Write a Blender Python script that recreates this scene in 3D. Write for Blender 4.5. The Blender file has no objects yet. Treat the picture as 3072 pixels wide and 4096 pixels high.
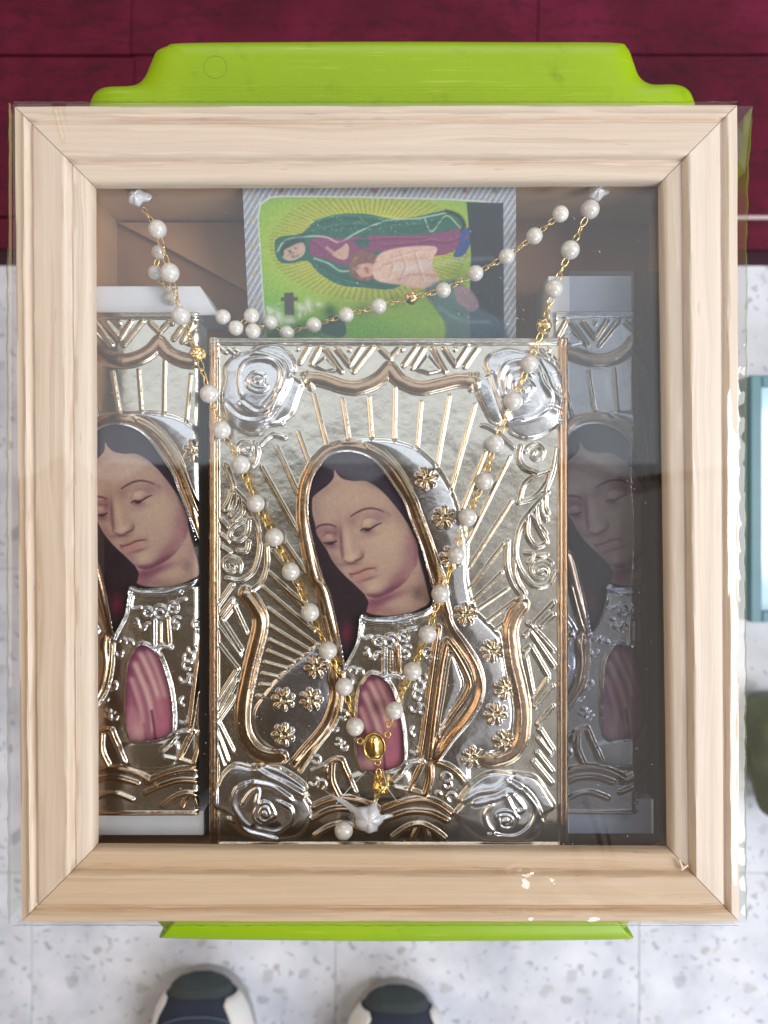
import bpy, bmesh, math, random
import numpy as np
from mathutils import Vector, Matrix
random.seed(7); rng = np.random.default_rng(7)
SC = bpy.context.scene
COL = SC.collection
FPX, CX, CY, HC = 3081.0, 1536.0, 2048.0, 0.72      # focal length in photo pixels, centre, camera height (m)

# ---------------------------------------------------------------- camera, world, lamps, exposure
cam = bpy.data.cameras.new('camera'); cam_o = bpy.data.objects.new('camera', cam); COL.objects.link(cam_o)
cam_o.location = (0, 0, HC); cam_o.rotation_euler = (0, 0, 0)
cam.sensor_fit = 'HORIZONTAL'; cam.sensor_width = 36.0; cam.lens = FPX / 3072.0 * 36.0
cam.clip_start = 0.01; cam.clip_end = 200
cam.dof.use_dof = True; cam.dof.focus_distance = 0.25; cam.dof.aperture_fstop = 18.0
SC.camera = cam_o
world = bpy.data.worlds.new('World'); SC.world = world; world.use_nodes = True
wbg = world.node_tree.nodes['Background']
wbg.inputs[0].default_value = (0.95, 0.66, 0.42, 1); wbg.inputs[1].default_value = 0.075

def area(name, loc, look, sx, sy, radiance, col):
    l = bpy.data.lights.new(name, 'AREA'); l.shape = 'RECTANGLE'; l.size = sx; l.size_y = sy
    l.energy = radiance * math.pi * sx * sy; l.color = col
    o = bpy.data.objects.new(name, l); COL.objects.link(o); o.location = loc
    d = Vector(look) - Vector(loc); o.rotation_euler = d.to_track_quat('-Z', 'Y').to_euler()
    return o
GZ = HC - 0.247                                       # height of the glass pane
# bright opening overhead, in front of the photographer: its mirror image veils the upper half of the glass
area('skylight', (0.05, 0.122 + 0.50, GZ + 1.7), (0.05, 0.122 + 0.50, 0), 2.3, 1.0, 0.95, (0.84, 0.93, 1.0))
# dimmer ceiling on the right, seen in the flat metal right of the middle
area('ceiling_right', (0.62, -0.42, GZ + 1.7), (0.62, -0.42, 0), 0.85, 1.0, 0.36, (0.94, 0.97, 1.0))
# small bright window high on the right: highlights on pearls and metal edges
area('side_window', (1.27, 0.06, GZ + 1.5), (0, 0, GZ), 0.55, 0.55, 13.0, (1.0, 0.98, 0.96))
# wide shop opening low on the right: the main light
area('right_opening', (1.9, -0.35, GZ + 1.12), (0, 0, GZ), 1.3, 1.1, 6.0, (0.95, 0.97, 1.0))
# added fill lamps low on the left and beyond the stool, no seen source
area('left_fill', (-2.0, 0.3, GZ + 0.9), (0, 0, GZ), 1.6, 1.3, 2.5, (1.0, 0.76, 0.50))
area('far_fill', (0.2, 2.3, GZ + 1.1), (0, 0, GZ), 1.8, 1.3, 2.2, (0.90, 0.95, 1.0))
# doorway light low behind the photographer: pushes shoe shadows towards the stool
area('doorway', (1.2, -2.3, 1.5), (0.3, -0.5, 0.0), 1.2, 1.3, 7.0, (0.82, 0.90, 1.0))
SC.view_settings.view_transform = 'Standard'; SC.view_settings.look = 'None'
SC.view_settings.exposure = 0.33; SC.view_settings.gamma = 1.0; SC.view_settings.use_curve_mapping = False
SC.cycles.max_bounces = 6; SC.cycles.diffuse_bounces = 3; SC.cycles.glossy_bounces = 4; SC.cycles.transparent_max_bounces = 24; SC.cycles.caustics_reflective = False
SC.cycles.caustics_refractive = False; SC.cycles.sample_clamp_indirect = 6.0

# ---------------------------------------------------------------- helpers
def P(px, py, D):
    """photo pixel on the horizontal plane D metres under the lens"""
    return Vector(((px - CX) / FPX * D, -(py - CY) / FPX * D, HC - D))
def lin(r, g, b):
    f = lambda c: (c / 255.0 / 12.92) if c / 255.0 <= 0.04045 else ((c / 255.0 + 0.055) / 1.055) ** 2.4
    return (f(r), f(g), f(b))
def tag(o, label=None, cat=None, group=None, kind=None):
    if label: o['label'] = label
    if cat: o['category'] = cat
    if group: o['group'] = group
    if kind: o['kind'] = kind
    return o
def link(name, me, mat=None, parent=None, smooth=True):
    o = bpy.data.objects.new(name, me); COL.objects.link(o)
    if mat and not me.materials: me.materials.append(mat)
    if parent: o.parent = parent
    if smooth and len(me.polygons):
        me.polygons.foreach_set('use_smooth', [True] * len(me.polygons))
    return o
def empty(name, loc=(0, 0, 0)):
    o = bpy.data.objects.new(name, None); o.location = loc; o.empty_display_size = 0.02; COL.objects.link(o); return o
def pyd(name, vs, fs):
    me = bpy.data.meshes.new(name); me.from_pydata([tuple(v) for v in vs], [], fs); me.update(); return me
def npmesh(name, V, F):
    """quads from numpy arrays"""
    me = bpy.data.meshes.new(name); nv, nf = len(V), len(F)
    me.vertices.add(nv); me.vertices.foreach_set('co', np.asarray(V, dtype=np.float32).ravel())
    me.loops.add(nf * 4); me.loops.foreach_set('vertex_index', np.asarray(F, dtype=np.int32).ravel())
    me.polygons.add(nf); me.polygons.foreach_set('loop_start', np.arange(0, nf * 4, 4, dtype=np.int32))
    me.update(calc_edges=True); return me
def vcol(me, cols, name='print'):
    a = me.attributes.new(name, 'FLOAT_COLOR', 'POINT')
    c = np.ones((len(cols), 4), dtype=np.float32); c[:, :3] = cols
    a.data.foreach_set('color', c.ravel())
def frompoly(name, poly, z0, z1, bevel=0.0):
    """extrude a list of (x,y) between z0 and z1"""
    bm = bmesh.new(); vs = [bm.verts.new((x, y, z1)) for x, y in poly]; f = bm.faces.new(vs)
    if f.normal.z < 0: f.normal_flip()
    r = bmesh.ops.extrude_face_region(bm, geom=[f])
    for v in [g for g in r['geom'] if isinstance(g, bmesh.types.BMVert)]: v.co.z = z0
    bmesh.ops.recalc_face_normals(bm, faces=bm.faces)
    if bevel:
        bmesh.ops.bevel(bm, geom=list(bm.edges), offset=bevel, segments=2, affect='EDGES', profile=0.5)
    me = bpy.data.meshes.new(name); bm.to_mesh(me); bm.free(); return me
def boxm(name, x0, x1, y0, y1, z0, z1, bevel=0.0):
    return frompoly(name, [(x0, y0), (x1, y0), (x1, y1), (x0, y1)], z0, z1, bevel)
def catmull(pts, n=6, closed=False):
    p = np.array(pts, float)
    if len(p) < 3: return p
    if closed: q = np.vstack([p[-1], p, p[0], p[1]])
    else: q = np.vstack([2 * p[0] - p[1], p, 2 * p[-1] - p[-2]])
    out = []
    for i in range(1, len(q) - 2):
        a, b, c, d = q[i - 1], q[i], q[i + 1], q[i + 2]
        for k in range(n):
            t = k / n
            out.append(0.5 * ((2 * b) + (c - a) * t + (2 * a - 5 * b + 4 * c - d) * t * t + (3 * b - a - 3 * c + d) * t ** 3))
    if not closed: out.append(q[-2])
    return np.array(out)
def tube(path, rad, seg=8, closed=False):
    p = [Vector(a) for a in path]; n = len(p); vs = []; fs = []
    for i in range(n):
        a = p[(i - 1) % n] if (closed or i) else p[i]; b = p[(i + 1) % n] if (closed or i < n - 1) else p[i]
        t = (b - a).normalized(); u = t.cross(Vector((0, 0, 1)))
        if u.length < 1e-4: u = Vector((1, 0, 0))
        u.normalize(); w = t.cross(u)
        r = rad[i] if hasattr(rad, '__len__') else rad
        for k in range(seg):
            an = 2 * math.pi * k / seg; vs.append(p[i] + (u * math.cos(an) + w * math.sin(an)) * r)
    for i in range(n if closed else n - 1):
        for k in range(seg):
            j = (i + 1) % n; fs.append((i * seg + k, j * seg + k, j * seg + (k + 1) % seg, i * seg + (k + 1) % seg))
    if not closed:
        fs.append(tuple(range(seg))[::-1]); fs.append(tuple((n - 1) * seg + k for k in range(seg)))
    return vs, fs

# ---------------------------------------------------------------- materials
def mat(name):
    m = bpy.data.materials.new(name); m.use_nodes = True; nt = m.node_tree
    return m, nt, nt.nodes['Principled BSDF'], nt.nodes['Material Output']
def nd(nt, typ, **kw):
    n = nt.nodes.new(typ)
    for k, v in kw.items():
        if k in n.inputs: n.inputs[k].default_value = v
        else: setattr(n, k, v)
    return n
def ramp(nt, src, stops):
    r = nt.nodes.new('ShaderNodeValToRGB'); e = r.color_ramp.elements
    while len(e) < len(stops): e.new(0.5)
    for i, (p, c) in enumerate(stops): e[i].position = p; e[i].color = (*c, 1) if len(c) == 3 else c
    nt.links.new(src, r.inputs[0]); return r.outputs[0]
def mixc(nt, fac, a, b, typ='MIX'):
    m = nt.nodes.new('ShaderNodeMix'); m.data_type = 'RGBA'; m.blend_type = typ
    for s, v in ((0, fac), (6, a), (7, b)):
        if hasattr(v, 'links'): nt.links.new(v, m.inputs[s])
        else: m.inputs[s].default_value = v if s == 0 else ((*v, 1) if len(v) == 3 else v)
    return m.outputs[2]
def bump(nt, bsdf, h, strength, dist=0.001):
    b = nd(nt, 'ShaderNodeBump'); b.inputs['Strength'].default_value = strength; b.inputs['Distance'].default_value = dist
    nt.links.new(h, b.inputs['Height']); nt.links.new(b.outputs[0], bsdf.inputs['Normal'])
def coords(nt, scale=(1, 1, 1), attr=None):
    if attr:
        a = nd(nt, 'ShaderNodeAttribute', attribute_name=attr); src = a.outputs['Vector']
    else:
        a = nd(nt, 'ShaderNodeTexCoord'); src = a.outputs['Object']
    m = nd(nt, 'ShaderNodeMapping'); m.inputs['Scale'].default_value = scale
    nt.links.new(src, m.inputs[0]); return m.outputs[0]
def noise(nt, vec, scale, detail=4, rough=0.55, out='Fac'):
    n = nd(nt, 'ShaderNodeTexNoise'); n.inputs['Scale'].default_value = scale; n.inputs['Detail'].default_value = detail
    n.inputs['Roughness'].default_value = rough; nt.links.new(vec, n.inputs['Vector']); return n.outputs[out]
def simple(name, col, rough=0.5, metal=0.0, var=0.1, scale=40, bmp=0.0, spec=None):
    m, nt, b, o = mat(name); v = coords(nt); f = noise(nt, v, scale)
    c = mixc(nt, f, tuple(x * (1 - var) for x in col), tuple(min(1, x * (1 + var)) for x in col))
    nt.links.new(c, b.inputs['Base Color']); b.inputs['Roughness'].default_value = rough; b.inputs['Metallic'].default_value = metal
    if spec is not None: b.inputs['Specular IOR Level'].default_value = spec
    if bmp: bump(nt, b, noise(nt, v, scale * 6, 3), bmp, 0.0005)
    return m

def wood(name, light, mid, dark, seed):
    m, nt, b, o = mat(name); v = coords(nt, (1, 1, 1), 'grain')
    mp = nd(nt, 'ShaderNodeMapping'); mp.inputs['Location'].default_value = (seed * 3.1, seed * 1.7, 0); nt.links.new(v, mp.inputs[0]); v = mp.outputs[0]
    wp = nd(nt, 'ShaderNodeMapping'); wp.inputs['Scale'].default_value = (16, 60, 30); nt.links.new(v, wp.inputs[0])
    wn = noise(nt, wp.outputs[0], 1.0, 3, 0.5, 'Color'); wa = nd(nt, 'ShaderNodeVectorMath', operation='MULTIPLY_ADD'); nt.links.new(wn, wa.inputs[0]); wa.inputs[1].default_value = (0.0, 0.007, 0.0); nt.links.new(v, wa.inputs[2]); v = wa.outputs[0]
    s1 = nd(nt, 'ShaderNodeMapping'); s1.inputs['Scale'].default_value = (5.5, 260, 160); nt.links.new(v, s1.inputs[0])
    s2 = nd(nt, 'ShaderNodeMapping'); s2.inputs['Scale'].default_value = (20, 2600, 1500); nt.links.new(v, s2.inputs[0])
    s3 = nd(nt, 'ShaderNodeMapping'); s3.inputs['Scale'].default_value = (70, 700, 700); nt.links.new(v, s3.inputs[0])
    wv = noise(nt, s1.outputs[0], 1.0, 3, 0.5); fine = noise(nt, s2.outputs[0], 1.0, 4, 0.6); fleck = noise(nt, s3.outputs[0], 1.0, 2, 0.5)
    c = ramp(nt, wv, [(0.30, light), (0.47, mid), (0.56, light), (0.64, dark), (0.70, mid), (0.85, light)])
    c = mixc(nt, 0.35, c, ramp(nt, fine, [(0.3, tuple(x * 0.82 for x in mid)), (0.6, light)]))
    fl = nd(nt, 'ShaderNodeMath', operation='GREATER_THAN'); fl.inputs[1].default_value = 0.735; nt.links.new(fleck, fl.inputs[0])
    ml = nd(nt, 'ShaderNodeMath', operation='MULTIPLY'); ml.inputs[1].default_value = 0.35; nt.links.new(fl.outputs[0], ml.inputs[0])
    c = mixc(nt, ml.outputs[0], c, tuple(x * 0.55 for x in dark))
    nt.links.new(c, b.inputs['Base Color']); b.inputs['Roughness'].default_value = 0.48
    bump(nt, b, fine, 0.25, 0.0003); return m
M = {}
M['pine'] = wood('pine', lin(226, 208, 188), lin(217, 195, 172), lin(202, 176, 150), 1)
M['pine_b'] = wood('pine_b', lin(228, 212, 195), lin(220, 201, 181), lin(207, 185, 163), 5)
M['pine_warm'] = wood('pine_warm', lin(214, 188, 158), lin(206, 177, 145), lin(190, 158, 124), 9)
M['box_wood'] = simple('box_wood', lin(188, 146, 104), 0.6, var=0.18, scale=60)
M['card_brown'] = simple('card_brown', lin(150, 108, 76), 0.8, var=0.15, scale=30)
M['foam'] = simple('foam', lin(226, 228, 232), 0.75, var=0.04, scale=200, bmp=0.2)
M['gold'] = simple('gold', lin(232, 198, 122), 0.22, 1.0, var=0.06, scale=300)
M['black'] = simple('black_card', lin(22, 20, 22), 0.7)

def metal_mat():
    m, nt, b, o = mat('embossed_metal'); a = nd(nt, 'ShaderNodeAttribute', attribute_name='tone')
    v = coords(nt, (700, 9000, 700)); br = noise(nt, v, 1.0, 3); v2 = coords(nt); st = noise(nt, v2, 90, 4)
    c = mixc(nt, 0.5, a.outputs['Color'], ramp(nt, st, [(0.3, (0.86, 0.84, 0.80)), (0.7, (1, 1, 1))]), 'MULTIPLY')
    nt.links.new(c, b.inputs['Base Color']); b.inputs['Metallic'].default_value = 1.0
    r = nd(nt, 'ShaderNodeMapRange'); r.inputs[3].default_value = 0.13; r.inputs[4].default_value = 0.30
    nt.links.new(st, r.inputs[0]); nt.links.new(r.outputs[0], b.inputs['Roughness'])
    ad = nd(nt, 'ShaderNodeMath', operation='MULTIPLY_ADD'); nt.links.new(br, ad.inputs[0]); ad.inputs[1].default_value = 0.12
    nt.links.new(noise(nt, v2, 260, 2), ad.inputs[2])
    bump(nt, b, ad.outputs[0], 0.20, 0.0006); return m
M['metal'] = metal_mat()
def print_mat(name, rough):
    m, nt, b, o = mat(name); a = nd(nt, 'ShaderNodeAttribute', attribute_name='print')
    v = coords(nt); f = noise(nt, v, 2600, 2)
    c = mixc(nt, 0.22, a.outputs['Color'], ramp(nt, f, [(0.35, (0.62, 0.58, 0.55)), (0.65, (1, 1, 1))]), 'MULTIPLY')
    nt.links.new(c, b.inputs['Base Color']); b.inputs['Roughness'].default_value = rough; return m
M['print'] = print_mat('printed_paper', 0.42)
M['card_print'] = print_mat('printed_card', 0.3)
def clear(name, base, edge, rough, dust=0.0, tint=(1, 1, 1), wav=0.0):
    m, nt, b, o = mat(name); nt.nodes.remove(b)
    lw = nd(nt, 'ShaderNodeLayerWeight'); lw.inputs[0].default_value = 0.5
    pw = nd(nt, 'ShaderNodeMath', operation='POWER'); pw.inputs[1].default_value = 4.0; nt.links.new(lw.outputs['Facing'], pw.inputs[0])
    ma = nd(nt, 'ShaderNodeMath', operation='MULTIPLY_ADD'); ma.inputs[1].default_value = edge; ma.inputs[2].default_value = base
    nt.links.new(pw.outputs[0], ma.inputs[0])
    t = nd(nt, 'ShaderNodeBsdfTransparent'); t.inputs[0].default_value = (*tint, 1)
    g = nd(nt, 'ShaderNodeBsdfGlossy'); g.inputs['Roughness'].default_value = rough
    v = coords(nt)
    if wav:
        bp = nd(nt, 'ShaderNodeBump'); bp.inputs['Strength'].default_value = wav; bp.inputs['Distance'].default_value = 0.001
        nt.links.new(noise(nt, v, 55, 3), bp.inputs['Height']); nt.links.new(bp.outputs[0], g.inputs['Normal'])
    mx = nd(nt, 'ShaderNodeMixShader'); nt.links.new(ma.outputs[0], mx.inputs[0]); nt.links.new(t.outputs[0], mx.inputs[1]); nt.links.new(g.outputs[0], mx.inputs[2])
    last = mx
    if dust:
        d = nd(nt, 'ShaderNodeBsdfDiffuse'); d.inputs[0].default_value = (0.8, 0.8, 0.82, 1)
        n1 = noise(nt, v, 900, 1); n2 = noise(nt, v, 22, 3)
        sb = nd(nt, 'ShaderNodeMath', operation='MULTIPLY_ADD'); sb.inputs[1].default_value = 0.22; nt.links.new(n2, sb.inputs[0]); nt.links.new(n1, sb.inputs[2])
        th = nd(nt, 'ShaderNodeMapRange'); th.inputs[1].default_value = 0.885; th.inputs[2].default_value = 0.93; th.inputs[4].default_value = dust
        nt.links.new(sb.outputs[0], th.inputs[0])
        m2 = nd(nt, 'ShaderNodeMixShader'); nt.links.new(th.outputs[0], m2.inputs[0]); nt.links.new(last.outputs[0], m2.inputs[1]); nt.links.new(d.outputs[0], m2.inputs[2]); last = m2
    nt.links.new(last.outputs[0], o.inputs['Surface']); return m
M['glass'] = clear('glass', 0.036, 0.6, 0.0, 0.45)
M['film'] = clear('film', 0.062, 0.8, 0.035, 0.0, (0.99, 0.99, 0.995), 0.02)
def pearl_mat():
    m, nt, b, o = mat('pearl'); lw = nd(nt, 'ShaderNodeLayerWeight'); lw.inputs[0].default_value = 0.4
    c = ramp(nt, noise(nt, coords(nt), 300, 2), [(0.3, lin(226, 219, 209)), (0.7, lin(234, 228, 219))])
    nt.links.new(c, b.inputs['Base Color']); b.inputs['Roughness'].default_value = 0.32
    b.inputs['Coat Weight'].default_value = 1.0; b.inputs['Coat Roughness'].default_value = 0.03; b.inputs['Coat IOR'].default_value = 1.85
    b.inputs['Subsurface Weight'].default_value = 0.15; b.inputs['Subsurface Radius'].default_value = (0.002, 0.0018, 0.0016)
    b.inputs['Sheen Weight'].default_value = 0.15; return m
M['pearl'] = pearl_mat()
def milky():
    m, nt, b, o = mat('milky_plastic'); b.inputs['Base Color'].default_value = (0.86, 0.87, 0.90, 1); b.inputs['Roughness'].default_value = 0.16
    b.inputs['Transmission Weight'].default_value = 0.22; b.inputs['Subsurface Weight'].default_value = 0.2; b.inputs['Subsurface Radius'].default_value = (0.003, 0.003, 0.003)
    b.inputs['Coat Weight'].default_value = 0.5; return m
M['milky'] = milky()

# ---------------------------------------------------------------- floors
def terrazzo():
    m, nt, b, o = mat('terrazzo'); v = coords(nt)
    base = ramp(nt, noise(nt, v, 16, 5), [(0.3, lin(178, 181, 193)), (0.5, lin(200, 202, 212)), (0.7, lin(216, 217, 226))])
    dst = noise(nt, v, 60, 2, out='Color'); vv = nd(nt, 'ShaderNodeVectorMath', operation='MULTIPLY_ADD')
    nt.links.new(dst, vv.inputs[0]); vv.inputs[1].default_value = (0.022, 0.022, 0.0); nt.links.new(v, vv.inputs[2])
    for sc, thr, hide, cols in ((60, 0.26, 0.66, [(0.0, lin(176, 178, 188)), (0.45, lin(184, 182, 184)), (0.7, lin(160, 164, 178)), (1.0, lin(192, 190, 194))]),
                          (105, 0.20, 0.78, [(0.0, lin(138, 146, 164)), (0.4, lin(178, 170, 168)), (0.8, lin(150, 156, 172)), (1, lin(186, 186, 192))]),
                          (190, 0.24, 0.70, [(0.0, lin(164, 168, 180)), (0.5, lin(158, 163, 177)), (1, lin(192, 190, 192))])):
        vo = nd(nt, 'ShaderNodeTexVoronoi'); vo.inputs['Scale'].default_value = sc; nt.links.new(vv.outputs[0], vo.inputs['Vector'])
        sep = nd(nt, 'ShaderNodeSeparateColor'); nt.links.new(vo.outputs['Color'], sep.inputs[0])
        mr = nd(nt, 'ShaderNodeMapRange'); mr.inputs[1].default_value = thr; mr.inputs[2].default_value = thr + 0.14; mr.inputs[3].default_value = 1; mr.inputs[4].default_value = 0
        nt.links.new(vo.outputs['Distance'], mr.inputs[0])
        gt = nd(nt, 'ShaderNodeMath', operation='GREATER_THAN'); gt.inputs[1].default_value = hide; nt.links.new(sep.outputs[0], gt.inputs[0])
        mu = nd(nt, 'ShaderNodeMath', operation='MULTIPLY'); nt.links.new(mr.outputs[0], mu.inputs[0]); nt.links.new(gt.outputs[0], mu.inputs[1])
        base = mixc(nt, mu.outputs[0], base, ramp(nt, sep.outputs[1], cols))
    base = mixc(nt, ramp(nt, noise(nt, v, 5.5, 6, 0.65), [(0.50, (0, 0, 0)), (0.72, (0.45, 0.45, 0.45))]), base, lin(164, 160, 162))
    nt.links.new(base, b.inputs['Base Color']); b.inputs['Roughness'].default_value = 0.42
    bump(nt, b, noise(nt, v, 300, 3), 0.05, 0.0005); return m
M['terrazzo'] = terrazzo()
def redtile():
    m, nt, b, o = mat('red_floor_paint'); v = coords(nt)
    c = ramp(nt, noise(nt, v, 9, 5), [(0.3, lin(66, 6, 28)), (0.5, lin(86, 10, 38)), (0.75, lin(110, 24, 56))])
    sc = noise(nt, v, 70, 5); c = mixc(nt, ramp(nt, sc, [(0.58, (0, 0, 0)), (0.72, (0.5, 0.5, 0.5))]), c, lin(56, 10, 28))
    c = mixc(nt, ramp(nt, noise(nt, v, 480, 1), [(0.72, (0, 0, 0)), (0.76, (0.5, 0.5, 0.5))]), c, lin(120, 70, 86))
    cr = noise(nt, coords(nt, (3, 14, 3)), 3.0, 8, 0.7); c = mixc(nt, ramp(nt, cr, [(0.485, (0, 0, 0)), (0.5, (0.8, 0.8, 0.8)), (0.515, (0, 0, 0))]), c, lin(30, 8, 18))
    nt.links.new(c, b.inputs['Base Color']); b.inputs['Roughness'].default_value = 0.7; b.inputs['Specular IOR Level'].default_value = 0.2
    bump(nt, b, noise(nt, v, 160, 4), 0.3, 0.001); return m
M['red'] = redtile()
M['grout_dark'] = simple('grout_dark', lin(46, 10, 26), 0.9)
M['grout_white'] = simple('grout_white', lin(188, 168, 170), 0.9, var=0.15)
M['grout_grey'] = simple('grout_grey', lin(172, 174, 182), 0.9)

YB = -(1010 - CY) / FPX * HC                         # edge between red and terrazzo floors
fl = link('floor', boxm('floor', -1.6, 1.6, -1.6, 1.8, -0.05, -0.0012), M['grout_grey'], None, False); tag(fl, kind='structure')
T = 0.284; x0 = (1341 - CX) / FPX * HC; ys = YB - 0.012
tile_me = boxm('tile', 0.00025, T - 0.00025, 0.00025, T - 0.00025, -0.006, 0, 0.0003); tile_me.materials.append(M['terrazzo'])
for i in range(-3, 3):
    for j in range(1, 4):
        o = link('tile', tile_me, None, fl, False); o.location = (x0 + i * T, ys - j * T, 0)
rf = link('red_floor', boxm('red_floor', -1.6, 1.6, YB - 0.012, 1.8, -0.001, 0.001), M['grout_dark'], None, False); tag(rf, kind='structure')
y474 = -(878 - CY) / FPX * HC; y130 = -(235 - CY) / FPX * HC
def redrow(ya, yb, xs, tilt=0.0):
    for a, b_ in zip(xs[:-1], xs[1:]):
        g = 0.0004; w = (random.random() - .5) * 0.003
        me = frompoly('red_tile', [(a + g, ya), (b_ - g + tilt * 0, ya + w), (b_ - g + tilt, yb + w), (a + g + tilt, yb)], 0.001, 0.006 + random.random() * 0.0003, 0.0004)
        link('red_tile', me, M['red'], rf, False)
redrow(YB + 0.002, y474 - 0.002, [-1.2, -0.75, -0.33, 0.02, 0.37, 0.75, 1.2])
gw = link('grout_strip', boxm('grout_strip', 0.30, 1.2, y474 - 0.0018, y474 + 0.0018, 0.001, 0.0052), M['grout_white'], rf, False)
redrow(y474 + 0.002, y130 - 0.001, [-1.1, -0.60, -0.235, 0.125, 0.5, 0.87, 1.2], 0.004)
redrow(y130 + 0.001, y130 + 0.15, [-1.1, -0.60, -0.235, 0.142, 0.52, 0.87, 1.2], 0.004)
redrow(y130 + 0.152, y130 + 0.31, [-1.1, -0.72, -0.34, 0.04, 0.41, 0.79, 1.2], 0.0)

# ---------------------------------------------------------------- lime stool
def stool_mat():
    m, nt, b, o = mat('lime_plastic'); v = coords(nt)
    c = ramp(nt, noise(nt, v, 14, 4), [(0.3, lin(134, 168, 4)), (0.7, lin(150, 182, 10))])
    d = noise(nt, v, 120, 5); c = mixc(nt, ramp(nt, d, [(0.60, (0, 0, 0)), (0.78, (0.45, 0.45, 0.45))]), c, lin(96, 120, 22))
    c = mixc(nt, ramp(nt, noise(nt, coords(nt, (40, 900, 40)), 1.0, 3), [(0.62, (0, 0, 0)), (0.70, (0.35, 0.35, 0.35))]), c, lin(186, 206, 90))
    nt.links.new(c, b.inputs['Base Color']); b.inputs['Roughness'].default_value = 0.42
    b.inputs['Subsurface Weight'].default_value = 0.1; b.inputs['Subsurface Radius'].default_value = (0.004, 0.004, 0.001)
    bump(nt, b, noise(nt, v, 700, 2), 0.08, 0.0005); return m
M['lime'] = stool_mat()
SD = 0.2855; st = tag(empty('plastic_stool', (P(1545, 2010, HC).x, P(1545, 2010, HC).y, 0)), 'lime green plastic stool standing under the framed shadow box', 'stool')
def sxy(px, py): q = P(CX + (px - CX) * 1.022, CY + (py - CY) * 1.034, SD); return (q.x - st.location.x, q.y - st.location.y)
top = [(655, 200), (720, 187), (1100, 183), (1600, 181), (2100, 183), (2460, 185), (2520, 205), (2545, 260), (2570, 320), (2620, 350), (2720, 352), (2770, 375), (2795, 425)]
top2 = [(345, 425), (365, 385), (410, 362), (520, 355), (565, 325), (595, 260), (615, 220)]
ring = catmull(top2 + top, 5)
bot = [(2795, 3560), (2770, 3620), (2660, 3640), (2580, 3650), (2520, 3690), (2500, 3734), (2470, 3752), (1550, 3758), (700, 3748), (660, 3734), (630, 3690), (570, 3645), (480, 3640), (370, 3610), (345, 3560)]
ring = np.vstack([ring, catmull(bot, 5)])
ring = np.array([sxy(*p) for p in ring]); rc = ring.mean(0)
hw_ = np.abs(ring - rc).max(0)
def loop_off(r, off): return rc + (r - rc) * (1 - off / hw_)
zt = HC - SD
lev = [(0.0, -0.05), (0.0, -0.012), (0.0006, -0.0085), (0.002, -0.005), (0.0042, -0.0025), (0.007, -0.001), (0.010, -0.0002), (0.013, 0.0), (0.03, 0.0)]
vs = []; fs = []; n = len(ring)
for off, dz in lev:
    q = loop_off(ring, off)
    for k in range(n): vs.append((q[k][0], q[k][1], zt + dz))
for l in range(len(lev) - 1):
    for k in range(n): fs.append((l * n + k, l * n + (k + 1) % n, (l + 1) * n + (k + 1) % n, (l + 1) * n + k))
fs.append(tuple((len(lev) - 1) * n + k for k in range(n)))
me = pyd('seat', vs, fs); bm = bmesh.new(); bm.from_mesh(me); bmesh.ops.recalc_face_normals(bm, faces=bm.faces); bm.to_mesh(me); bm.free()
link('seat', me, M['lime'], st)
gv = []; gf = []
for rr_ in range(5):
    for cc_ in range(150):
        qx = P(720 + cc_ * 11.6, 348 + rr_ * 13, SD); bx_, by_ = qx.x - st.location.x, qx.y - st.location.y; n0 = len(gv); r_ = 0.00034
        gv += [(bx_ - r_, by_ - r_, zt - 0.0001), (bx_ + r_, by_ - r_, zt - 0.0001), (bx_ + r_, by_ + r_, zt - 0.0001), (bx_ - r_, by_ + r_, zt - 0.0001), (bx_, by_, zt + 0.00018)]; gf += [(n0, n0 + 1, n0 + 4), (n0 + 1, n0 + 2, n0 + 4), (n0 + 2, n0 + 3, n0 + 4), (n0 + 3, n0, n0 + 4)]
tag(link('grip_texture', pyd('grip_texture', gv, gf), M['lime'], st, False), kind='stuff')
q = P(862, 268, SD); q = (q.x - st.location.x, q.y - st.location.y); ringv, ringf = tube([(q[0] + 0.0042 * math.cos(a), q[1] + 0.0042 * math.sin(a), zt - 0.0001) for a in np.linspace(0, 2 * math.pi, 28, endpoint=False)], 0.00022, 6, True)
link('moulding_mark', pyd('moulding_mark', ringv, ringf), simple('lime_dull', lin(132, 160, 30), 0.6), st)
for sx in (-1, 1):
    for sy in (-1, 1):
        bm = bmesh.new(); hx, hy = 0.05 * sx, 0.105 * sy; vs2 = []
        for z, kx, w in ((zt - 0.006, 1.0, 0.022), (zt * 0.5, 1.0, 0.018), (0.0, 1.0, 0.015)):
            vs2 += [(hx * kx + rc[0] + dx * w, hy * kx + rc[1] + dy * w, z) for dx, dy in ((-1, -1), (1, -1), (1, 1), (-1, 1))]
        ff = [(i * 4 + k, i * 4 + (k + 1) % 4, i * 4 + 4 + (k + 1) % 4, i * 4 + 4 + k) for i in range(2) for k in range(4)] + [(0, 1, 2, 3), (8, 9, 10, 11)]
        me = pyd('leg', vs2, ff); bm.from_mesh(me); bmesh.ops.recalc_face_normals(bm, faces=bm.faces); bm.to_mesh(me); bm.free()
        link('leg', me, M['lime'], st, False)

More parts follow.
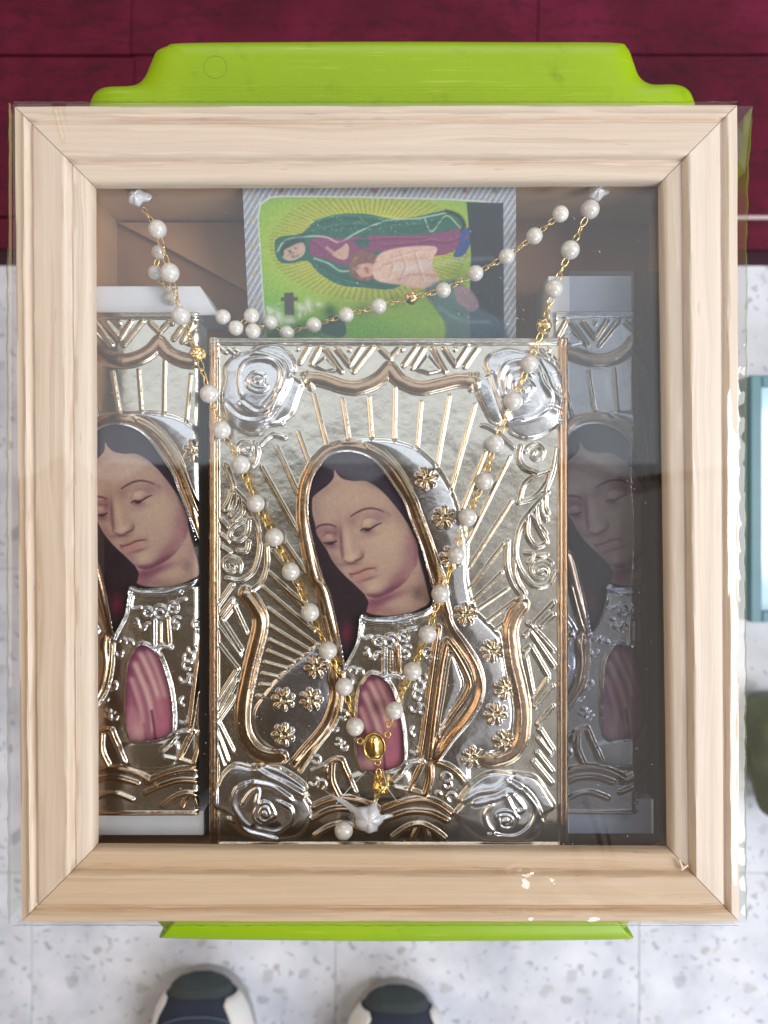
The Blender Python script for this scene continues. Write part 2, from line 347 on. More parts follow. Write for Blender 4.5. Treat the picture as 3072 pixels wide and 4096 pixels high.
# ---------------------------------------------------------------- shadow box: rails, walls, back, glass
DF, DG, DB = 0.2400, 0.2470, 0.2815
box = tag(empty('shadow_box', (0, 0, HC - 0.285)), 'pale pine shadow box frame with mitred corners and a glass front, lying on the stool', 'shadow box')
BZ = box.location.z
OUT = [(60, 428), (2948, 422), (2956, 3684), (88, 3684)]
INN = [(384, 754), (2632, 744), (2668, 3384), (394, 3374)]
prof = [(0.0, 8.0), (0.0, 3.2), (0.012, 2.3), (0.05, 2.0), (0.115, 1.6), (0.14, 0.55), (0.165, 0.35), (0.19, 0.75), (0.205, 1.9), (0.235, 2.2), (0.262, 1.6), (0.275, 0.9), (0.30, 0.6),
        (0.45, 0.25), (0.62, 0.0), (0.66, -0.35), (0.695, -0.45), (0.715, -0.1), (0.73, 0.9), (0.745, 2.2), (0.765, 2.35), (0.78, 1.9), (0.85, 2.2), (0.93, 2.6), (0.965, 3.0), (0.988, 3.8), (1.0, 5.0), (1.0, 7.2)]
def rail(i, material):
    a0, a1, b0, b1 = OUT[i], OUT[(i + 1) % 4], INN[i], INN[(i + 1) % 4]
    NS = 60; vs = []; fs = []; gr = []; m = len(prof)
    A0, A1 = P(*a0, DF + 0.0030), P(*a1, DF + 0.0030); B0, B1 = P(*b0, DG), P(*b1, DG)
    ax = (A1 - A0).normalized()
    for s in range(NS + 1):
        t = s / NS; g = 0.00012 if s == 0 else (-0.00012 if s == NS else 0)
        o_ = A0.lerp(A1, t); n_ = B0.lerp(B1, t)
        for k, (u, d) in enumerate(prof):
            w = (math.sin(s * 0.9 + k * 1.7) + math.sin(s * 0.37 + k * 3.1)) * 0.00006
            p = o_.lerp(n_, u); p = Vector((p.x, p.y, HC - DF - d * 0.001 + w)) + ax * g
            vs.append((p.x, p.y, p.z - BZ)); gr.append(((p - A0).dot(ax), u * 0.026, d * 0.001))
    for s in range(NS):
        for k in range(m - 1): fs.append((s * m + k, s * m + k + 1, (s + 1) * m + k + 1, (s + 1) * m + k))
        fs.append((s * m + m - 1, s * m, (s + 1) * m, (s + 1) * m + m - 1))
    fs.append(tuple(range(m))); fs.append(tuple(NS * m + k for k in range(m))[::-1])
    me = pyd('rail', vs, fs); at = me.attributes.new('grain', 'FLOAT_VECTOR', 'POINT'); at.data.foreach_set('vector', np.array(gr, dtype=np.float32).ravel())
    bm = bmesh.new(); bm.from_mesh(me); bmesh.ops.recalc_face_normals(bm, faces=bm.faces); bm.to_mesh(me); bm.free()
    o = link('rail', me, material, box)
    me.set_sharp_from_angle(angle=math.radians(50)); return o
for i, mm in enumerate(('pine', 'pine_b', 'pine_warm', 'pine')): rail(i, M[mm])
for (px_, py_, rz_) in ((2735, 3468, 0.5), (2722, 3455, 1.9)):
    q_ = P(px_, py_, DF + 0.0012); o = link('splinter', boxm('splinter', -0.0014, 0.0014, -0.0003, 0.0003, 0, 0.0006, 0.0001), simple('splinter', lin(232, 214, 190), 0.6), box); o.location = (q_.x, q_.y, q_.z - BZ); o.rotation_euler = (0.1, 0.2, rz_)
WX0, WX1 = P(463, 0, 0.28).x, P(2600, 0, 0.28).x; WY1, WY0 = P(0, 884, 0.28).y, P(0, 3290, 0.28).y
def wall(x0, x1, y0, y1): link('side_panel', boxm('side_panel', x0, x1, y0, y1, HC - DB - BZ, HC - DG - 0.0022 - BZ), M['box_wood'], box, False)
wl = 0.008
wall(WX0 - wl, WX0, WY0 - wl, WY1 + wl); wall(WX1, WX1 + wl, WY0 - wl, WY1 + wl)
wall(WX0, WX1, WY1, WY1 + wl); wall(WX0, WX1, WY0 - wl, WY0)
link('back_panel', boxm('back_panel', WX0 - wl, WX1 + wl, WY0 - wl, WY1 + wl, HC - DB - 0.0035 - BZ, HC - DB - BZ), M['card_brown'], box, False)
gi = [P(384, 754, DG), P(2632, 744, DG), P(2668, 3384, DG), P(394, 3374, DG)]
gp = [(gi[0].x - .003, gi[0].y + .003), (gi[1].x + .003, gi[1].y + .003), (gi[2].x + .003, gi[2].y - .003), (gi[3].x - .003, gi[3].y - .003)]
link('glass_pane', frompoly('glass_pane', gp, HC - DG - 0.0018 - BZ, HC - DG - 0.0003 - BZ), M['glass'], box, False)
# cardboard flap folded over at the back of the box, behind the card
fp = [(470, 890), (1000, 890), (1010, 1180), (700, 1010)]
fl_me = frompoly('backing_flap', [(P(*p, 0.279).x, P(*p, 0.279).y) for p in fp], HC - 0.2812 - BZ, HC - 0.2785 - BZ, 0.0004)
link('backing_flap', fl_me, simple('flap_brown', lin(182, 138, 102), 0.85, var=0.12), box, False)

# ---------------------------------------------------------------- embossed sheet: traced relief
def A(*p): return [(820 + x / 2, 1340 + y / 2) for x, y in p]
def B(*p): return [(1480 + x / 2, 1340 + y / 2) for x, y in p]
def C(*p): return [(820 + x / 2, 2300 + y / 2) for x, y in p]
def E(*p): return [(1480 + x / 2, 2300 + y / 2) for x, y in p]
SX0, SX1, SY0, SY1, STEP = 838.0, 2272.0, 1352.0, 3386.0, 3.0
gx = np.arange(SX0, SX1 + 0.1, STEP); gy = np.arange(SY0, SY1 + 0.1, STEP)
GX, GY = np.meshgrid(gx, gy); HP = np.zeros_like(GX); HR = np.zeros_like(GX)
CHAMP = np.array(lin(218, 213, 201)); SILV = np.array(lin(226, 227, 230)); BRON = np.array(lin(192, 163, 134)); GOLD = np.array(lin(208, 188, 156)); STEEL = np.array(lin(206, 208, 214))
TONE = np.ones(GX.shape + (3,)) * CHAMP
def win(pts, m):
    p = np.asarray(pts); i0 = max(0, int((p[:, 1].min() - m - SY0) / STEP)); i1 = min(len(gy), int((p[:, 1].max() + m - SY0) / STEP) + 2)
    j0 = max(0, int((p[:, 0].min() - m - SX0) / STEP)); j1 = min(len(gx), int((p[:, 0].max() + m - SX0) / STEP) + 2)
    return slice(i0, i1), slice(j0, j1)
def dist_poly(X, Y, pts, closed=False):
    d = np.full(X.shape, 1e9); p = np.asarray(pts, float); n = len(p)
    for k in range(n if closed else n - 1):
        a = p[k]; b = p[(k + 1) % n]; ab = b - a; L = (ab ** 2).sum()
        if L < 1e-9: continue
        t = np.clip(((X - a[0]) * ab[0] + (Y - a[1]) * ab[1]) / L, 0, 1)
        d = np.minimum(d, (X - a[0] - t * ab[0]) ** 2 + (Y - a[1] - t * ab[1]) ** 2)
    return np.sqrt(d)
def inside(X, Y, pts):
    p = np.asarray(pts, float); r = np.zeros(X.shape, bool); n = len(p); j = n - 1
    for i in range(n):
        xi, yi = p[i]; xj, yj = p[j]
        c = ((yi > Y) != (yj > Y)) & (X < (xj - xi) * (Y - yi) / (yj - yi + 1e-12) + xi); r ^= c; j = i
    return r
def sdist(X, Y, pts):
    d = dist_poly(X, Y, pts, True); return np.where(inside(X, Y, pts), d, -d)     # positive inside
def ridge(pts, w, h, tone=None, smooth=True, p=0.8, closed=False, taper=0.0):
    """raised bead, w = half width in photo pixels, h = height in mm"""
    q = catmull(pts, 5, closed) if smooth and len(pts) > 2 else np.array(pts, float)
    s = win(q, w + 6)
    if HR[s].size == 0: return
    d = dist_poly(GX[s], GY[s], q, closed); t = np.clip(1 - (d / w) ** 2, 0, 1) ** p
    HR[s] = np.maximum(HR[s], h * t)
    if tone is not None:
        f = np.clip((w + 2 - d) / 5.0, 0, 1)[..., None]; TONE[s] = TONE[s] * (1 - f) + tone * f
def groove(pts, w, h, smooth=True):
    q = catmull(pts, 5) if smooth and len(pts) > 2 else np.array(pts, float)
    s = win(q, w + 6)
    if HR[s].size == 0: return
    d = dist_poly(GX[s], GY[s], q); HR[s] -= h * np.clip(1 - (d / w) ** 2, 0, 1)
def plateau(pts, h, edge, tone=None, smooth=True, dome=0.0):
    q = catmull(pts, 4, True) if smooth else np.array(pts, float)
    s = win(q, edge + 6); d = sdist(GX[s], GY[s], q)
    t = np.clip((d + edge * 0.5) / edge, 0, 1); t = t * t * (3 - 2 * t)
    hh = h * t
    if dome: hh = hh + dome * np.clip(1 - np.exp(-np.clip(d, 0, None) / 45.0), 0, 1)
    HP[s] = np.maximum(HP[s], hh)
    if tone is not None:
        f = np.clip((d + 3) / 5.0, 0, 1)[..., None]; TONE[s] = TONE[s] * (1 - f) + tone * f
def petal_step(pts, w, h):
    """asymmetric lip: steep on one side, long slope on the other - reads as an overlapping petal"""
    q = catmull(pts, 6); s = win(q, w + 6)
    if HR[s].size == 0: return
    X, Y = GX[s], GY[s]; best = np.full(X.shape, 1e9); side = np.zeros(X.shape)
    for k in range(len(q) - 1):
        a, b = q[k], q[k + 1]; ab = b - a; L = (ab ** 2).sum()
        if L < 1e-9: continue
        t = np.clip(((X - a[0]) * ab[0] + (Y - a[1]) * ab[1]) / L, 0, 1)
        d = np.hypot(X - a[0] - t * ab[0], Y - a[1] - t * ab[1]); cr = ab[0] * (Y - a[1]) - ab[1] * (X - a[0])
        m = d < best; best = np.where(m, d, best); side = np.where(m, np.sign(cr), side)
    HR[s] += h * np.where(side > 0, np.exp(-(best / (w * 0.55)) ** 2), np.exp(-(best / (w * 0.22)) ** 2)) - 0.35 * h * np.where(side < 0, np.exp(-((best - w * 0.35) / (w * 0.25)) ** 2), 0)

# background slightly pillowed, then the rays
ray = [A((870, 470), (980, 900)), A((1100, 510), (1155, 850)), A((1310, 490), (1335, 830)), A((1520, 420), (1515, 845)), A((745, 770), (850, 1060)), A((575, 890), (780, 1350)),
       A((450, 1050), (800, 1680)), A((540, 1730), (740, 2000)), A((640, 1660), (900, 2040)), A((510, 1900), (770, 2170)), C((460, 100), (870, 450)), C((530, 0), (800, 240)),
       C((505, 270), (890, 560)), C((520, 410), (835, 605)), C((515, 520), (780, 650)), C((505, 610), (715, 700)), C((475, 700), (650, 750)), C((455, 790), (585, 820)), C((440, 880), (515, 885)), C((415, 970), (465, 975)),
       B((410, 530), (375, 910)), B((635, 480), (535, 1050)), B((840, 550), (645, 1250)), B((925, 930), (740, 1390)), B((1120, 970), (770, 1680)), B((1130, 1330), (790, 1860)), B((1070, 1670), (790, 2040)),
       B((1055, 1900), (820, 2130)), B((1100, 2030), (850, 2200)), E((1165, 200), (945, 365)), E((1150, 330), (1010, 430))]
for r in ray: ridge(r, 6.5, 0.55, GOLD, False)
# border beads
for k, dx in enumerate((846, 858, 870)): ridge([(dx, 1352), (dx, 3386)], 7, 1.1 + 0.1 * (k == 1), BRON, False)
for k, dy in enumerate((1359, 1371)): ridge([(846, dy), (2266, dy)], 7, 1.0, CHAMP * 0.92, False)
for k, dx in enumerate((2242, 2260)): ridge([(dx, 1356), (dx, 3386)], 9, 1.25, BRON, False)
ridge([(846, 3378), (2266, 3378)], 8, 1.0, BRON, False)
# zigzag along the top
for a, b in [((760, 220), (830, 100)), ((850, 230), (920, 100)), ((960, 110), (1090, 290)), ((1050, 110), (1155, 240)), ((1160, 240), (1250, 100)), ((1190, 290), (1340, 100)), ((1400, 110), (1480, 190))]: ridge(A(a, b), 10, 0.7, GOLD, False)
for a, b in [((155, 190), (230, 110)), ((270, 240), (370, 100)), ((340, 260), (430, 110)), ((500, 110), (600, 290)), ((590, 110), (680, 240)), ((690, 240), (780, 100)), ((760, 250), (860, 110))]: ridge(B(a, b), 10, 0.7, GOLD, False)
plateau(A((870, 250), (960, 180), (1060, 280), (960, 300)), 0.6, 12, CHAMP, False); plateau(B((370, 280), (460, 160), (570, 290), (470, 310)), 0.6, 12, CHAMP, False)
for x, y in ((740, 100), (1155, 105), (1580, 105)): ridge(A((x, y), (x, y + 14)), 7, 0.6, GOLD, False)
for x, y in ((255, 105), (680, 105), (1430, 105)): ridge(B((x, y), (x, y + 14)), 7, 0.6, GOLD, False)
for k in range(3): ridge(A((120 + k * 60, 100 + k * 8), (170 + k * 60, 140 + k * 5)), 7, 0.5, None, False); ridge(B((1370 + k * 45, 120 + k * 30), (1430 + k * 45, 190 + k * 30)), 7, 0.5, None, False)
# curtain swags
ridge(A((810, 350), (900, 350), (1000, 375), (1100, 410), (1200, 422), (1300, 400), (1400, 345), (1475, 265)), 27, 1.3, BRON * 1.02, p=0.4)
ridge(B((155, 265), (230, 355), (330, 405), (430, 422), (560, 395), (700, 362), (815, 368)), 27, 1.3, BRON * 1.02, p=0.4)
for L in (A((800, 320), (790, 380)), A((830, 310), (850, 420)), B((800, 320), (810, 430)), B((850, 320), (845, 420))): ridge(L, 12, 1.2, GOLD)
# mantle body right (silver) and left (dark steel)
plateau(A((1080, 860), (1200, 845)) + B((0, 838), (200, 850), (370, 910), (530, 1050), (640, 1230), (700, 1390), (750, 1560), (772, 1700), (770, 1900), (790, 2050), (840, 2200)) +
        E((900, 350), (1000, 450), (1045, 520), (1080, 750), (1110, 900), (1140, 1080), (1130, 1230), (1100, 1370), (950, 1420), (860, 1390), (790, 1500), (780, 1650), (640, 1560), (540, 1460), (760, 1150), (850, 1000), (870, 850), (740, 560), (590, 250)) +
        B((540, 1800), (480, 1600), (400, 1400), (300, 1150), (160, 960), (0, 870)), 0.9, 22, SILV, True, 0.7)
plateau(C((915, 560), (830, 620), (700, 720), (580, 830), (470, 970), (400, 1080), (400, 1200), (450, 1310), (560, 1390), (700, 1480), (800, 1380), (930, 1220), (990, 1080), (1000, 900), (1010, 720)), 0.7, 16, STEEL * 0.9, True, 0.5)
# side curves
ridge(C((330, 150), (390, 230), (440, 330), (440, 430), (410, 560), (370, 720), (340, 860), (310, 1000), (300, 1150), (320, 1280), (400, 1400), (500, 1450), (610, 1450)), 29, 1.6, BRON, p=0.38)
ridge(C((350, 170), (405, 250), (455, 340), (455, 430), (425, 560), (385, 720), (355, 860), (335, 1000), (330, 1150), (350, 1270), (420, 1370), (510, 1410), (580, 1415)), 6, 1.9, GOLD)
ridge(E((1185, 250), (1125, 335), (1096, 440), (1105, 580), (1125, 720), (1165, 880), (1195, 1050), (1195, 1200), (1175, 1320), (1110, 1400), (1000, 1445)), 6, 1.9, GOLD)
ridge(E((1210, 240), (1150, 330), (1120, 440), (1130, 580), (1150, 720), (1190, 880), (1220, 1050), (1220, 1200), (1200, 1330), (1130, 1430), (1000, 1480), (920, 1470)), 30, 1.6, BRON * 1.02, p=0.38)
# hood opening and its bands
FACE = C((1118, 688), (1090, 530), (1050, 330), (1000, 130)) + A((960, 1965), (900, 1770), (860, 1600), (832, 1450), (834, 1300), (868, 1150), (920, 1060), (1010, 968), (1140, 936), (1290, 972), (1400, 1060), (1500, 1200), (1590, 1340)) + \
       B((320, 1480), (400, 1680), (450, 1850), (488, 2000)) + E((492, 130), (498, 225), (430, 278), (300, 308), (150, 328), (0, 332)) + C((1300, 322), (1245, 318), (1230, 430), (1208, 540), (1160, 640))
HAND = C((1330, 790), (1400, 805), (1480, 880), (1530, 1000), (1570, 1150), (1590, 1300), (1588, 1480), (1500, 1540), (1350, 1560), (1262, 1555), (1222, 1450), (1215, 1250), (1222, 1050), (1240, 920), (1290, 830))
ridge(C((1090, 690), (1040, 500), (985, 300), (930, 90)) + A((880, 1950), (830, 1750), (795, 1550), (785, 1400), (800, 1220), (840, 1110), (900, 1010), (1000, 920), (1140, 890), (1280, 915), (1420, 1000), (1530, 1130), (1640, 1310)) + B((370, 1440), (450, 1650), (510, 1830), (560, 1990)) + E((575, 200), (600, 310)), 25, 1.5, BRON, p=0.55)
ridge(A((1300, 905), (1440, 985), (1560, 1115), (1659, 1290)) + B((390, 1410), (480, 1650), (545, 1850), (580, 1980)), 7, 2.0, GOLD)
ridge(C((1005, 560), (940, 300), (890, 100)) + A((840, 1880), (790, 1700), (752, 1480), (752, 1330), (780, 1150), (850, 1050)), 6, 0.9, BRON)
ridge(C((1060, 690), (1020, 560), (960, 330)), 7, 1.7, GOLD)
ridge(FACE, 8, 1.7, SILV, True, 0.7, True)
# mantle folds beside the hands
ridge(E((575, 240), (640, 420), (740, 560), (830, 700), (872, 850), (850, 1000), (760, 1150), (640, 1290), (520, 1460)), 20, 1.7, BRON, p=0.6)
ridge(E((620, 530), (720, 680), (795, 850), (760, 970), (650, 1120), (560, 1280), (505, 1440)), 14, 1.5, BRON, p=0.6)
ridge(E((610, 540), (575, 700), (540, 950), (505, 1200), (480, 1450)), 17, 1.6, BRON * 0.95, p=0.6)
ridge(E((545, 420), (505, 700), (465, 1000), (425, 1300), (400, 1450)), 12, 1.3, BRON * 0.95)
plateau(E((645, 640), (715, 780), (735, 900), (640, 1080), (540, 1290), (590, 950)), 0.8, 10, SILV, True, 0.5)
ridge(C((1040, 720), (1030, 800), (1040, 950), (1005, 1120), (930, 1250), (800, 1400), (720, 1500)), 20, 1.6, BRON, p=0.6)
ridge(C((1100, 790), (1085, 1000), (1035, 1180), (885, 1380), (760, 1570)), 8, 1.4, GOLD)
# collar, beads, pendant
ridge(C((1255, 340), (1310, 362), (1450, 372), (1640, 358)) + E((200, 368), (400, 312), (490, 262)), 14, 1.4, SILV)
ridge(C((1262, 400), (1250, 500), (1330, 492)), 5, 0.8, SILV); ridge(E((300, 440), (370, 425)), 5, 0.8, SILV); ridge(C((1245, 330), (1230, 430), (1205, 550), (1150, 660), (1110, 740)), 8, 1.2, SILV)
for x, y, r in ((1385, 532, 17), (1485, 528, 25), (1585, 495, 19)):
    c = C((x, y))[0]; ridge([(c[0] + r * math.cos(a), c[1] + r * math.sin(a)) for a in np.linspace(0, 2 * math.pi, 14, endpoint=False)], 5, 1.1, SILV, True, 0.8, True)
    plateau([(c[0] + r * .6 * math.cos(a), c[1] + r * .6 * math.sin(a)) for a in np.linspace(0, 2 * math.pi, 10, endpoint=False)], 0.5, 8, SILV)
ridge(C((1435, 590), (1435, 790)), 9, 1.3, STEEL, False); ridge(C((1540, 580), (1552, 770)), 10, 1.3, BRON, False)
for k in range(6): ridge(C((1482, 620 + k * 28), (1484, 626 + k * 28)), 7, 0.9, GOLD, False)
ridge(C((1440, 830), (1500, 800), (1570, 810)), 9, 1.1, SILV)
# embroidery squiggles on the dress
def squiggle(cx, cy, r, a0, span): ridge([(cx + r * math.cos(a), cy + r * math.sin(a)) for a in np.linspace(a0, a0 + span, 7)], 4.5, 0.6, SILV)
rs = random.Random(3)
for x, y in ((1180, 770), (1230, 790), (1280, 610), (1340, 640), (1390, 660), (1600, 640), (1100, 1120), (1060, 1340), (1110, 1370), (890, 1480), (870, 1650), (930, 1680), (1030, 1210), (1150, 860)):
    c = C((x, y))[0]; squiggle(c[0], c[1], rs.uniform(12, 20), rs.uniform(0, 6), rs.uniform(2.5, 5))
for x, y in ((460, 630), (500, 680), (420, 830), (390, 900), (380, 960), (360, 1060), (420, 1080), (355, 1250), (350, 1390), (300, 610), (620, 1680), (540, 1760), (650, 1780), (610, 1620)):
    c = E((x, y))[0]; squiggle(c[0], c[1], rs.uniform(12, 20), rs.uniform(0, 6), rs.uniform(2.5, 5))
ridge(HAND, 8, 1.5, SILV, True, 0.7, True)
# cuffs and crescent below the hands
for L, w, h, t in ((E((390, 1490), (310, 1510), (250, 1580), (180, 1640)), 9, 1.2, SILV), (E((520, 1490), (620, 1520), (700, 1580), (750, 1650)), 13, 1.5, GOLD), (E((420, 1500), (370, 1600), (320, 1700)), 10, 1.1, BRON),
                   (C((970, 1570), (985, 1510), (1080, 1475), (1115, 1540), (1200, 1730)), 11, 1.3, BRON), (C((860, 1560), (980, 1510)), 7, 0.9, SILV), (C((1010, 1500), (1010, 1640), (1060, 1760)), 13, 1.2, BRON),
                   (E((60, 1900), (200, 1840), (330, 1805), (450, 1800), (560, 1840), (640, 1900)), 15, 1.4, BRON), (E((40, 1990), (180, 1930), (320, 1890), (480, 1900), (620, 1960)), 10, 1.2, BRON),
                   (C((880, 1850), (1000, 1800), (1150, 1790), (1300, 1830), (1420, 1900)), 15, 1.4, BRON), (C((860, 1950), (1000, 1880), (1150, 1870), (1300, 1910)), 10, 1.2, BRON),
                   (E((180, 2090), (300, 2010), (410, 1990), (520, 2040), (600, 2100)), 9, 1.0, GOLD), (E((380, 2010), (340, 2100)), 8, 0.9, GOLD), (E((440, 2010), (470, 2100)), 8, 0.9, GOLD),
                   (C((880, 2080), (1000, 2010), (1120, 1990), (1260, 2040)), 9, 1.0, GOLD), (E((480, 1520), (480, 1620), (450, 1740)), 14, 1.2, BRON), (E((200, 1690), (330, 1720), (450, 1760)), 8, 0.9, GOLD)):
    ridge(L, w, h, t)
plateau(C((1180, 1600), (1560, 1560), (1640, 1640), (1560, 1780), (1240, 1780)), 0.6, 26, CHAMP, True, 0.4)
# stars
def star(c, r=21, rot=0.3):
    for k in range(7):
        a = rot + k * 2 * math.pi / 7
        ridge([(c[0] + r * .38 * math.cos(a), c[1] + r * .38 * math.sin(a)), (c[0] + r * 1.05 * math.cos(a), c[1] + r * 1.05 * math.sin(a))], r * 0.36, 1.0, GOLD * 0.86, False, 0.9)
    s = win([c], r); d = np.hypot(GX[s] - c[0], GY[s] - c[1]); HR[s] -= 0.35 * np.clip(1 - (d / (r * 0.4)) ** 2, 0, 1)
for i, c in enumerate(C((890, 730), (630, 990), (850, 990), (630, 1270)) + B((450, 1150), (590, 1460), (650, 1780)) + E((760, 310), (970, 600), (1080, 900), (1000, 1100), (1070, 1320), (820, 1450))): star(c, 34, 0.2 + i * 0.37)
# side zigzags
for a, b in [((220, 80), (115, 230)), ((220, 200), (125, 330)), ((130, 350), (290, 600)), ((230, 240), (330, 460)), ((160, 340), (240, 240)), ((110, 410), (280, 640)), ((110, 560), (260, 750)), ((260, 760), (105, 1000)), ((250, 850), (115, 1090)), ((235, 980), (115, 1150)), ((105, 1170), (220, 1400)), ((100, 1260), (180, 1480)), ((105, 1380), (150, 1520))]: ridge(C(a, b), 9.5, 0.85, CHAMP, False)
for a, b in [((1470, 220), (1310, 390)), ((1465, 320), (1370, 410)), ((1270, 385), (1465, 600)), ((1280, 445), (1470, 725)), ((1240, 480), (1275, 445)), ((1290, 570), (1420, 800)), ((1240, 610), (1280, 570)), ((1245, 660), (1300, 940)), ((1420, 830), (1310, 990)), ((1460, 890), (1325, 1050)), ((1460, 1050), (1345, 1190)), ((1360, 1235), (1460, 1395)), ((1350, 1310), (1445, 1430)), ((1340, 1420), (1455, 1570)), ((1310, 1490), (1450, 1660))]: ridge(E(a, b), 9.5, 0.85, CHAMP, False)
# acanthus scrolls
def spiral(c, r0, turns, a0, sgn, w=7, h=1.1):
    ridge([(c[0] + r0 * (1 - t * 0.8) * math.cos(a0 + sgn * t * turns * 6.283), c[1] + r0 * (1 - t * 0.8) * math.sin(a0 + sgn * t * turns * 6.283)) for t in np.linspace(0, 1, 16)], w, h, CHAMP)
spiral(A((330, 915))[0], 36, 1.4, 2.8, 1); ridge(A((400, 860), (425, 930), (400, 1030), (350, 1060)), 8, 1.1, CHAMP)
spiral(A((205, 1850))[0], 42, 1.5, 0.5, -1)
for L in (A((170, 1040), (200, 1130), (230, 1240), (180, 1400)), A((235, 1240), (280, 1290), (330, 1350), (410, 1500), (440, 1650), (425, 1790), (380, 1900), (280, 1965), (180, 1950)), A((495, 1690), (495, 1850), (450, 1980), (380, 2040), (320, 2060)),
          A((350, 1480), (335, 1590), (260, 1650), (200, 1610), (235, 1530), (310, 1490)), A((215, 1260), (190, 1330), (150, 1400)), A((260, 1270), (250, 1360), (200, 1440)), A((300, 1320), (300, 1420), (240, 1490)), A((350, 1660), (330, 1730), (270, 1730)), A((130, 1480), (180, 1540)), A((130, 1600), (190, 1650)), A((140, 1700), (200, 1740)),
          A((430, 780), (500, 720), (620, 700)), A((445, 880), (540, 800), (640, 820))): ridge(L, 7.5, 1.05, CHAMP)
spiral(B((1325, 950))[0], 42, 1.1, 3.4, 1, 8, 1.2); ridge(B((1205, 890), (1190, 980), (1230, 1060), (1340, 1105)), 9, 1.2, CHAMP)
spiral(B((1370, 1890))[0], 50, 1.3, 5.6, -1, 7, 1.2)
plateau([(B((1370, 1890))[0][0] + 17 * math.cos(a), B((1370, 1890))[0][1] + 17 * math.sin(a)) for a in np.linspace(0, 6.28, 12, endpoint=False)], 1.0, 14, CHAMP)
for L in (B((1190, 1340), (1230, 1200), (1330, 1120), (1440, 1080)), B((1190, 1340), (1310, 1300), (1400, 1200), (1440, 1090)), B((1490, 900), (1460, 1080), (1400, 1250)), B((1420, 1260), (1280, 1420), (1195, 1550), (1165, 1750), (1215, 1900), (1320, 2010), (1430, 1990), (1480, 1900)), B((1100, 1650), (1100, 1850), (1150, 2000), (1230, 2100)), B((1155, 1800), (1170, 1950), (1240, 2070)),
          B((1265, 1440), (1255, 1590), (1320, 1690), (1410, 1660), (1360, 1570), (1305, 1450)), B((1325, 1380), (1340, 1500), (1400, 1590)), B((1370, 1330), (1380, 1420), (1410, 1480)), B((1400, 1290), (1400, 1370), (1420, 1430)), B((1250, 1740), (1300, 1760), (1270, 1820)), B((1350, 1770), (1410, 1760)), B((900, 720), (960, 740), (1040, 800), (1150, 900))): ridge(L, 7.5, 1.1, CHAMP)
# roses
def rose(out, lips, arcs, c, spin, hh=1.4):
    plateau(out, hh, 14, SILV, True, 0.9)
    s = win(out, 4); d = np.hypot(GX[s] - c[0], GY[s] - c[1]); ins = inside(GX[s], GY[s], catmull(out, 4, True)); HP[s] += np.where(ins, 0.5 * np.exp(-(d / 60) ** 2), 0)
    for L in lips: petal_step(L, 30, 0.75)
    for L in arcs: petal_step(L, 22, 0.6)
    for k, (r, a0, sp) in enumerate(((46, 0.0, 2.6), (40, 2.3, 2.7), (33, 4.3, 2.5), (26, 0.8, 2.6), (19, 3.0, 2.8), (12, 5.2, 3.0), (6, 1.0, 4.0))):
        petal_step([(c[0] + r * (1 + 0.12 * math.sin(3 * a)) * math.cos(a + spin), c[1] + r * (1 + 0.1 * math.cos(2 * a)) * math.sin(a + spin)) for a in np.linspace(a0, a0 + sp, 9)], 13, 0.42)
rose(A((160, 260), (250, 165), (390, 135), (480, 92), (600, 92), (700, 180), (722, 260), (715, 310), (785, 370), (745, 500), (690, 640), (560, 705), (500, 720), (430, 790), (300, 770), (190, 680), (140, 500), (160, 350)),
     [A((400, 140), (520, 170), (630, 230), (660, 340), (610, 480), (520, 650)), A((160, 560), (270, 660), (400, 690), (510, 650)), A((780, 380), (700, 350), (650, 470), (545, 640))],
     [A((290, 480), (275, 340), (320, 230), (430, 195), (560, 220), (620, 320), (580, 460), (480, 580)), A((310, 550), (420, 620), (520, 580), (590, 470))], A((430, 380))[0], 0.4)
rose(B((920, 230), (960, 160), (1090, 112), (1200, 130), (1340, 165), (1480, 250), (1512, 340), (1530, 490), (1505, 620), (1520, 700), (1400, 790), (1260, 830), (1130, 780), (1090, 715), (980, 700), (900, 560), (842, 400), (880, 340), (940, 320)),
     [B((1100, 720), (1050, 590), (1000, 440), (960, 330)), B((1150, 690), (1300, 660), (1420, 590), (1500, 600)), B((1330, 200), (1400, 330), (1440, 430), (1520, 500))],
     [B((1050, 500), (1030, 350), (1080, 240), (1200, 205), (1320, 245), (1380, 390), (1450, 510), (1380, 620), (1220, 680)), B((1080, 420), (1100, 320), (1190, 280), (1280, 320))], B((1220, 440))[0], 1.3)
rose(C((90, 1740), (140, 1600), (240, 1512), (380, 1535), (480, 1512), (600, 1540), (720, 1610), (812, 1690), (800, 1765), (845, 1850), (820, 1980), (740, 2080), (560, 2110), (420, 2090), (300, 2010), (180, 1900), (92, 1840)),
     [C((420, 1530), (520, 1590), (650, 1650), (800, 1740)), C((400, 1640), (550, 1670), (690, 1760)), C((210, 1950), (330, 2030), (470, 2060), (580, 2100))],
     [C((350, 1990), (290, 1930), (230, 1820), (250, 1700), (330, 1650)), C((610, 1790), (700, 1850), (690, 1960), (580, 2040), (430, 2020)), C((310, 1800), (370, 1720), (440, 1690), (430, 1800))], C((490, 1880))[0], 2.0)
